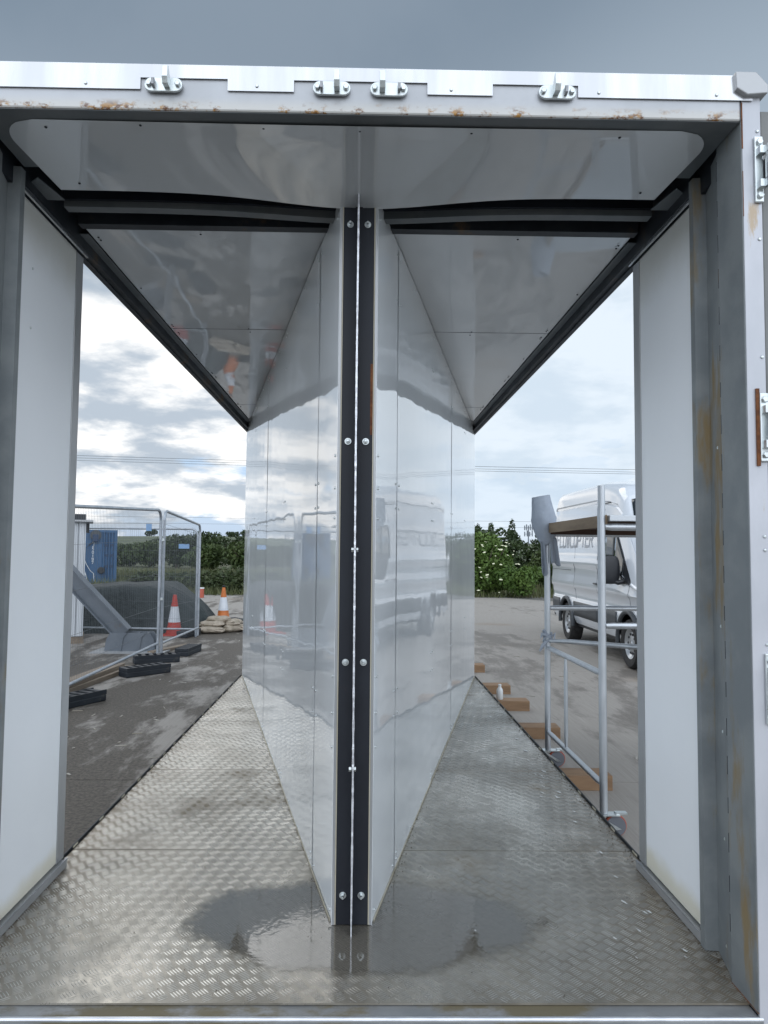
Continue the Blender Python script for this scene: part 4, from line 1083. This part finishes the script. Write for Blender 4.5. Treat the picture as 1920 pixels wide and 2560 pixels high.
ROTC = Matrix.Translation((-4.70, 12.2, 0)) @ Matrix.Rotation(R(21), 4, 'Z') @ Matrix.Translation((4.70, -12.2, 0))
def rot_about(o, C_):
    Mw = C_ @ Matrix.LocRotScale(o.location, o.rotation_euler, o.scale); o.location = Mw.translation; o.rotation_euler = Mw.to_euler()
rot_about(cab, ROTC)
ac = thing('roof_unit', (-4.85, 12.5, 2.1), 'small dark unit sitting on the roof of the white cabin', 'roof unit')
MB().box(-4.98, -4.72, 12.4, 12.7, 2.085, 2.20).obj('casing', vgrey, ac, bevel=.006); MB().box(-4.96, -4.74, 12.393, 12.399, 2.10, 2.185).obj('grille', vblack, ac)

rot_about(ac, ROTC)
# ================================================================== blue shipping container
bluec = mat('container_blue', (.022, .075, .165), (.034, .105, .22), rough=.5, scale=2.2, stretch=(1, 1, .4), dirt=(.10, .09, .10), dirt_amt=.20, dscale=2)
blued = mat('container_blue_dark', (.015, .040, .095), rough=.55)
sc2 = thing('shipping_container', (-11.30, 33, 0), 'weathered blue shipping container with white numbers behind the white cabin', 'shipping container')
x1c, zt_, zb_ = -11.30, 2.47, .06
MB().box(x1c-2.44, x1c-.02, 33.06, 39.1, zb_, zt_-.02).obj('shell', bluec, sc2)
MB().box(x1c-.09, x1c, 33.0, 33.059, zb_, zt_).obj('corner_post', bluec, sc2); MB().box(x1c-2.44, x1c-2.35, 33.0, 33.059, zb_, zt_).obj('corner_post', bluec, sc2)
MB().box(x1c-2.35, x1c-.09, 33.0, 33.059, zt_-.12, zt_).obj('top_beam', bluec, sc2); MB().box(x1c-2.35, x1c-.09, 33.0, 33.059, zb_, zb_+.15).obj('bottom_beam', bluec, sc2)
x = x1c-.62
while x < x1c-.12:
    MB().prism([(x, 33.055), (x+.022, 33.01), (x+.068, 33.01), (x+.09, 33.055)], 'z', zb_+.15, zt_-.12).obj('corrugation', bluec, sc2); x += .118
MB().box(x1c-2.35, x1c-.66, 33.03, 33.055, zb_+.15, zt_-.12).obj('end_panel', bluec, sc2)
MB().box(x1c-1.62, x1c-1.34, 33.018, 33.029, 1.25, 1.72).obj('vent_hatch', blued, sc2)
for z in (.75, 1.25, 1.72):
    for x in (x1c-.52, x1c-.3): MB().box(x, x+.13, 32.998, 33.009, z, z+.11).obj('lashing_plate', blued, sc2)
DG = {'A': GL['P'][:0]+[[(0, 0), (.33, 1), (.66, 0)], [(.15, .4), (.5, .4)]], 'J': [[(.6, 1), (.6, .12), (.45, 0), (.12, 0), (0, .15)]],
      '5': [[(.6, 1), (0, 1), (0, .55), (.5, .55), (.62, .42), (.62, .12), (.5, 0), (0, 0)]], '0': GL['O'], '1': [[(.33, 0), (.33, 1)]],
      '9': [[(.62, .5), (0, .5), (0, 1), (.62, 1), (.62, 0), (.05, 0)]], '7': [[(0, 1), (.62, 1), (.2, 0)]]}
whp = mat('white_stencil', (.66, .68, .70), rough=.6)
for i, ch in enumerate('AJ50197'):
    b_ = MB(); x0, z0 = x1c-1.07, 1.86-.157*i
    for stk_ in DG[ch]:
        for p, q in zip(stk_, stk_[1:]):
            P = Vector((p[0]*.11, p[1]*.105)); Q = Vector((q[0]*.11, q[1]*.105)); d = (Q-P).normalized(); nn_ = Vector((-d.y, d.x))*.0105
            P -= d*.008; Q += d*.008
            b_.prism([(x0+c.x, z0+c.y) for c in (P-nn_, Q-nn_, Q+nn_, P+nn_)], 'y', 33.024, 33.029)
    b_.obj('letter', whp, sc2)
hosem = mat('white_hose', (.60, .62, .62), rough=.5)
def hose(pts, r, m, lab, name='hose'): tag(MB().tube(pts, r, 7).obj(name, m, smooth=True), lab, 'hose', 'hoses and cables hanging on the blue container')
hose([(x1c-1.46, 32.97, 1.6), (x1c-1.43, 32.93, 1.1), (x1c-1.36, 32.90, .6), (x1c-1.22, 32.85, .1)], .018, hosem, 'long white hose dropping straight from the dark hatch of the blue container')
hose([(x1c-1.40, 32.97, 1.2), (x1c-1.30, 32.95, .9), (x1c-1.12, 32.93, .6), (x1c-.98, 32.92, .48), (x1c-.94, 32.9, .1)], .015, hosem, 'white hose curving to the right across the blue container')
hose([(x1c-1.02, 32.98, 1.95), (x1c-1.25, 32.96, 1.75), (x1c-1.02, 32.96, 1.9), (x1c-1.5, 32.97, 1.5)], .010, vblack, 'thin black cable crossing above the white numbers', 'cable')
cr = thing('cable_reel', (x1c-.95, 32.9, 2.1), 'round dark cable reel hung near the top of the blue container', 'cable reel')
MB().lathe([(.24, -.02), (.24, .02), (.20, .025), (.20, -.025)], (x1c-.93, 32.93, 2.22), 'y', 24).obj('rim', vgrey, cr, smooth=True); MB().box(x1c-1.06, x1c-.80, 32.86, 32.95, 1.92, 2.26).obj('drum_box', blued, cr, bevel=.02)
tag(MB().lathe([(.13, -.03), (.16, 0), (.13, .03), (.11, 0)], (x1c-.66, 32.9, .62), 'y', 20).obj('coiled_cable', vblack, smooth=True), 'black coil of cable hanging low on the blue container', 'cable coil')

CR_ = Matrix.Translation((-11.30, 33, 0)) @ Matrix.Rotation(R(19.5), 4, 'Z') @ Matrix.Translation((11.30, -33, 0))
for o in list(COL.objects):
    if o.parent is None and o.name.split('.')[0] in ('hose', 'cable', 'cable_reel', 'coiled_cable', 'shipping_container'):
        Mw = CR_ @ Matrix.LocRotScale(o.location, o.rotation_euler, o.scale)
        o.location = Mw.translation; o.rotation_euler = Mw.to_euler()
# small red marker post
rp = thing('marker_post', (-5.35, 24.0, 0), 'short red and white marker post at the far edge of the yard', 'marker post')
MB().lathe([(.085, 0), (.085, .30)], (-5.36, 24, 0), n=14).obj('post', mat('marker_red', (.42, .10, .06), rough=.5), rp, smooth=True); MB().lathe([(.09, .301), (.09, .34)], (-5.36, 24, 0), n=14).obj('cap', whp, rp, smooth=True)

# ================================================================== plants
def leaves(name, m, centres, n, size, seed, parent=None, flat=.0, zmin=None):
    rng = np.random.default_rng(seed); cs = np.array([c[:3] for c in centres]); rs = np.array([c[3:] for c in centres])
    wts = rs.prod(1)**(2/3); wts /= wts.sum()
    idx = rng.choice(len(cs), n, p=wts)
    d = rng.normal(size=(n, 3)); d /= np.linalg.norm(d, axis=1)[:, None]
    rad = rng.uniform(.55, 1.06, n)**.6
    P = cs[idx]+d*rad[:, None]*rs[idx]
    if zmin is not None: P = P[P[:, 2] > zmin]; n = len(P)
    a = rng.normal(size=(n, 3)); a[:, 2] *= (1-flat); a /= np.linalg.norm(a, axis=1)[:, None]
    b = rng.normal(size=(n, 3)); b[:, 2] *= (1-flat); b -= a*(a*b).sum(1)[:, None]; b /= np.linalg.norm(b, axis=1)[:, None]
    s = size*rng.uniform(.6, 1.3, n)[:, None]
    V = np.stack([P-a*s, P-b*s*.45, P+a*s, P+b*s*.45], 1)
    me = bpy.data.meshes.new(name); me.vertices.add(4*n); me.vertices.foreach_set('co', V.ravel())
    me.loops.add(4*n); me.loops.foreach_set('vertex_index', np.arange(4*n, dtype=np.int32))
    me.polygons.add(n); me.polygons.foreach_set('loop_start', np.arange(n, dtype=np.int32)*4); me.update(calc_edges=True); me.materials.append(m)
    o = bpy.data.objects.new(name, me); COL.objects.link(o)
    if parent: attach(o, parent)
    return o
def tree(x, y, h, wd, m, seed, lab, name='tree', cat='tree', n=2600, size=.16, group=None, trunk=True, zmin=.05, base=None):
    rng = random.Random(seed); z0 = hill(x, y) if y > 26 else 0
    if base is not None: z0 = base
    t = thing(name, (x, y, z0), lab, cat, group)
    cs = []
    k = 9
    for i in range(k):
        a = rng.uniform(0, 6.28); rr_ = rng.uniform(.1, .62)*wd/2; zc = z0+h*rng.uniform(.30, .80)
        q = 1-abs((zc-z0)/h-.5)*.9
        r_ = wd*rng.uniform(.16, .28)
        cs.append((x+rr_*math.cos(a)*q*1.3, y+rr_*math.sin(a)*q, zc, r_, r_, min(r_*.85, (z0+h-zc)*1.0)))
    cs.append((x, y, z0+h*.45, wd*.36, wd*.33, h*.42))
    leaves('crown', m, cs, n, size, seed, t, zmin=z0+zmin)
    if trunk:
        b_ = MB(); r0 = .03*h+.03
        b_.tube([(x, y, z0-.1), (x+.05*h*rng.uniform(-1, 1), y, z0+h*.3), (x+.04*h*rng.uniform(-1, 1), y, z0+h*.65)], [r0, r0*.7, r0*.3], 7)
        for q in range(4):
            a = rng.uniform(0, 6.28); b_.tube([(x, y, z0+h*.3), (x+wd*.2*math.cos(a), y+wd*.2*math.sin(a), z0+h*.55), (x+wd*.33*math.cos(a), y+wd*.3*math.sin(a), z0+h*.75)], [r0*.45, r0*.3, r0*.12], 5)
        b_.obj('trunk', bark, t)
    return t
# elder bush in flower, right of the wedge
el = tree(4.55, 26.6, 2.35, 3.1, leaf_elder, 21, 'elder bush covered with flat cream flower heads beside the wedge', 'elder_bush', 'bush', n=9000, size=.085, zmin=.0, base=0)
rng = random.Random(5); fl = MB()
for i in range(62):
    a, q = rng.uniform(math.pi, 2*math.pi), rng.uniform(-.1, 1.25)
    r_ = 1.42*math.cos(max(-.1, q)*.75)
    p = Vector((4.55+r_*math.cos(a), 26.6+r_*math.sin(a)*.95, .15+2.0*math.sin(max(0.02, q))))
    s_ = rng.uniform(.025, .075); tl = Vector((rng.uniform(-.4, .4), -.25-.35*rng.random(), 1)).normalized(); e1 = tl.orthogonal().normalized(); e2 = tl.cross(e1)
    ring = [p+(e1*math.cos(k*math.pi/4)+e2*math.sin(k*math.pi/4))*s_*rng.uniform(.75, 1.1) for k in range(8)]
    fl.add([p+tl*s_*.25]+ring, [(0, 1+k, 1+(k+1) % 8) for k in range(8)])
fo = fl.obj('blossom', flower, el); tag(fo, kind='stuff')
tree(5.75, 25.6, 1.2, 1.7, leaf_elder, 23, 'low skirt of elder growth spreading right from the flowering bush', 'elder_shrub', 'bush', n=2500, size=.08, trunk=False, base=0)
# bramble patch on the left past the yard
tree(-4.3, 27.4, 1.05, 3.4, leaf_bram, 31, 'rounded bramble bush at the yard edge behind the orange cone', 'bramble_bush', 'bush', n=4500, size=.075, trunk=False)
tree(-6.2, 28.4, .85, 2.6, leaf_bram, 32, 'low bramble bush behind the narrow fence panel', 'bramble_bush', 'bush', n=2600, size=.075, trunk=False)
tree(-8.3, 29.5, .75, 2.6, leaf_bram, 33, 'low bramble bush between the tarpaulin and the field', 'bramble_bush', 'bush', n=2200, size=.075, trunk=False)
tree(-2.2, 27.6, 1.1, 2.8, leaf_bram, 34, 'bramble bush tight against the wedge corner on the left', 'bramble_bush', 'bush', n=3000, size=.075, trunk=False)
# trees behind, left
TG = 'dark trees behind the rough grass on the left'
spots = [(-9.6, 60, 3.35, 4.6, leaf_dark, 'dark tree with the highest crown left of the wedge corner'), (-13.2, 63, 3.25, 4.6, leaf_dark, 'dark tree just right of the far fence post'), (-16.6, 64, 3.05, 4.4, leaf_dark, 'dark tree seen through the narrow fence panel'),
         (-19.6, 66, 2.7, 4.2, leaf_mid, 'mid green tree seen behind the pale blue tag'), (-23.0, 69, 2.25, 4.6, leaf_dark, 'low dark tree right of the middle of the near fence panel'), (-26.6, 70, 2.2, 4.4, leaf_mid, 'low mid green tree behind the middle of the near fence panel'),
         (-30.2, 71, 1.9, 4.2, leaf_dark, 'small dark tree next to the blue container'), (-6.2, 61, 2.9, 4.4, leaf_mid, 'green tree meeting the edge of the wedge on the left'), (-2.4, 62, 2.9, 4.6, leaf_dark, 'dark tree hidden mostly behind the left wall sheet'),
         (-12.0, 54, 2.1, 3.6, leaf_mid, 'shorter green tree in front of the dark row'), (-8.6, 52, 2.3, 3.2, leaf_mid, 'bushy green tree standing forward near the wedge corner')]
for i, (x, y, h, wd, m, lab) in enumerate(spots): tree(x, y, h, wd, m, 50+i, lab, n=3200, size=.15, group=TG)
# right: hedge trees
RG = 'dark hedge trees behind the elder bush'
spots = [(4.6, 36, 3.0, 4.0, leaf_dark, 'dark hedge tree rising behind the elder bush'), (7.2, 35, 2.85, 3.8, leaf_dark, 'dark hedge tree under the spiky saplings'), (9.6, 34, 2.65, 3.6, leaf_dark, 'dark hedge tree left of the draped scaffold pole'),
         (8.5, 31.5, 2.3, 2.8, leaf_mid, 'green hedge tree beside the draped scaffold pole'), (11.5, 34, 2.6, 3.6, leaf_dark, 'dark hedge tree between scaffold pole and van'), (14.5, 35, 2.7, 4.0, leaf_dark, 'dark hedge tree hidden by the rear of the van'),
         (2.2, 37, 3.0, 4.0, leaf_mid, 'hedge tree hidden behind the right wall sheet'), (18, 36, 2.9, 4.4, leaf_dark, 'hedge tree behind the middle of the van'), (22, 36, 2.9, 4.4, leaf_dark, 'hedge tree behind the front of the van'), (27, 37, 3, 5, leaf_dark, 'hedge tree far to the right of the van')]
for i, (x, y, h, wd, m, lab) in enumerate(spots): tree(x, y, h, wd, m, 80+i, lab, n=4200, size=.11, group=RG)
# spiky saplings
for i, (x, y, h, lab) in enumerate(((8.05, 38, 3.25, 'tallest spiky sapling poking above the hedge'), (6.9, 38, 3.08, 'thin sapling poking above the hedge near the wedge'), (6.2, 38, 3.0, 'shortest sapling above the hedge near the wedge edge'))):
    t_ = thing('sapling', (x, y, 0), lab, 'sapling', 'saplings standing above the hedge')
    leaves('crown', leaf_dark, [(x, y, h-.35, .16, .16, .5), (x+.05, y, h-.8, .24, .24, .4)], 320, .09, 300+i, t_)
    MB().tube([(x, y, 0), (x, y, h)], .02, 5).obj('trunk', bark, t_)
# lone tree on the hill, far hedge line
tree(-118, 400, 4.6, 6.6, leaf_dark, 120, 'lone round tree on the skyline of the green hill', 'lone_tree', 'tree', n=1500, size=.45)
for i in range(16):
    x = -100+i*6.2; tree(x+40, 330+i*3, 2.4+1.2*math.sin(i*2.1)**2, 8, leaf_dark, 140+i, ('far hedgerow tree number' if False else 'small far tree in the hedgerow that crosses the distant field'), 'hedgerow_tree', 'tree', n=500, size=.5, group='far hedgerow trees', trunk=False)
# tall grass
rng_ = np.random.default_rng(9); N = 26000
X = rng_.uniform(-18, 16, N); Y = 25.6+rng_.uniform(0, 1, N)**1.5*26
Hh = rng_.uniform(.12, .42, N)*np.where(Y < 29, .8, 1.1); th = rng_.uniform(0, math.pi, N); wd_ = .02+.0008*(Y-25)
lean = rng_.normal(0, .10, (N, 2))
dx_, dy_ = np.cos(th)*wd_, np.sin(th)*wd_
V = np.stack([np.stack([X-dx_, Y-dy_, np.full(N, -.05)], 1), np.stack([X+dx_, Y+dy_, np.full(N, -.05)], 1), np.stack([X+lean[:, 0], Y+lean[:, 1], Hh], 1)], 1)
me = bpy.data.meshes.new('rough_grass'); me.vertices.add(3*N); me.vertices.foreach_set('co', V.ravel()); me.loops.add(3*N); me.loops.foreach_set('vertex_index', np.arange(3*N, dtype=np.int32))
me.polygons.add(N); me.polygons.foreach_set('loop_start', np.arange(N, dtype=np.int32)*3); me.update(calc_edges=True); me.materials.append(grassm)
tag(bpy.data.objects.new('rough_grass', me), kind='stuff'); COL.objects.link(bpy.data.objects['rough_grass'])

# ================================================================== mast and power lines
ma = thing('phone_mast', (70.5, 300, 0), 'slim telecom mast with antennas above the hedge on the right', 'mast')
mm = mat('mast_grey', (.16, .18, .21), rough=.6)
MB().tube([(70.5, 300, -2), (70.5, 300, 13.2)], [.35, .22], 8).obj('pole', mm, ma)
for z, n_a in ((12.2, 5), (9.6, 4)):
    for k in range(n_a):
        x = 70.5-1.6+3.2*k/(n_a-1); MB().box(x-.22, x+.22, 299.7, 300.0, z-1.0, z+1.0+.5*(k % 2)).obj('antenna', mm, ma)
    MB().box(69.0, 72.0, 300.05, 300.2, z-.1, z+.1).obj('cross_arm', mm, ma)
wm_ = mat('cable_dark', (.10, .115, .13), rough=.6)
def line(z0, z1, y, r, lab, sag=.5):
    pts = [(-60+120*k/40, y, z0+(z1-z0)*k/40-sag*4*(k/40)*(1-k/40)) for k in range(41)]
    tag(MB().tube(pts, r, 4).obj('power_line', wm_, smooth=True), lab, 'power line', 'overhead lines across the sky')
line(10.42, 8.75, 60, .020, 'topmost thin overhead line crossing the whole sky', .55)
line(10.30, 8.60, 60.6, .018, 'overhead line running close under the topmost one', .55)
line(9.98, 8.40, 60, .018, 'third overhead line a little below the upper pair', .55)
line(4.55, 4.3, 61, .014, 'upper of the low thin lines above the elder bush', .1)
line(4.0, 3.8, 61, .012, 'lower of the low thin lines just above the hedge', .1)
# grit collected along the long edges and the foot of the walls
random.seed(12); gr = MB()
def grain(x, y, r_):
    h = r_*.7; a = random.uniform(0, 6)
    v = [(x+r_*random.uniform(.6, 1.2)*math.cos(a+k*2.1), y+r_*random.uniform(.6, 1.2)*math.sin(a+k*2.1), .3015) for k in range(3)]+[(x, y, .3018+h)]
    gr.add(v, [(0, 1, 3), (1, 2, 3), (2, 0, 3)])
for i in range(900):
    y = 2.25+5.0*random.random()**1.3; sx = random.choice((1, -1)); d = abs(random.gauss(0, .022))
    grain(XC+sx*(1.205-d), y, random.uniform(.0015, .0045))
for i in range(500):
    t = random.random()**1.2; sx = random.choice((1, -1)); d = abs(random.gauss(0, .02))
    grain(XC+sx*(.075+1.14*t+d), 2.58+4.85*t, random.uniform(.0012, .004))
for i in range(160): grain(random.uniform(-1.1, 1.05), random.uniform(2.14, 3.4), random.uniform(.001, .003))
tag(gr.obj('grit', dirtgrit, fix=False), kind='stuff')
# white paint scuffs on the treadplate by the right edge
random.seed(77); pf_ = MB()
for i in range(46):
    tq = random.random(); x = 1.02+.10*random.random()-.16*(1-tq)*random.random(); y = 2.35+3.4*tq**1.4; r_ = random.uniform(.004, .02)
    if random.random() < .12: x = random.uniform(.2, .9); r_ *= .4
    a0_ = random.uniform(0, 6.28); ring = []
    for k in range(9):
        a = 2*math.pi*k/9; q = r_*random.uniform(.35, 1.1); px_, py_ = q*math.cos(a)*.55, q*math.sin(a)*1.6
        ring.append((x+px_*math.cos(.35)-py_*math.sin(.35), y+px_*math.sin(.35)+py_*math.cos(.35), .30275))
    pf_.add(ring, [tuple(range(9))])
tag(pf_.obj('paint_scuffs', mat('dried_white_paint', (.66, .67, .66), rough=.6), fix=False), kind='stuff')
# bits of debris on the ground and floor
random.seed(40); db = MB()
for i in range(90):
    x, y = random.uniform(-3, -1.35), random.uniform(5, 14)
    if random.random() < .35: x = random.uniform(1.5, 6)
    a = random.uniform(0, 3.14); l_, w_ = random.uniform(.01, .05), random.uniform(.003, .01)
    M_ = Matrix.Translation((x, y, .002)) @ Matrix.Rotation(a, 4, 'Z'); db.box(-l_, l_, -w_, w_, 0, .004, M_)
tag(db.obj('yard_debris', mat('debris', (.28, .25, .20), (.42, .40, .36), rough=.8, scale=1.3)), kind='stuff')
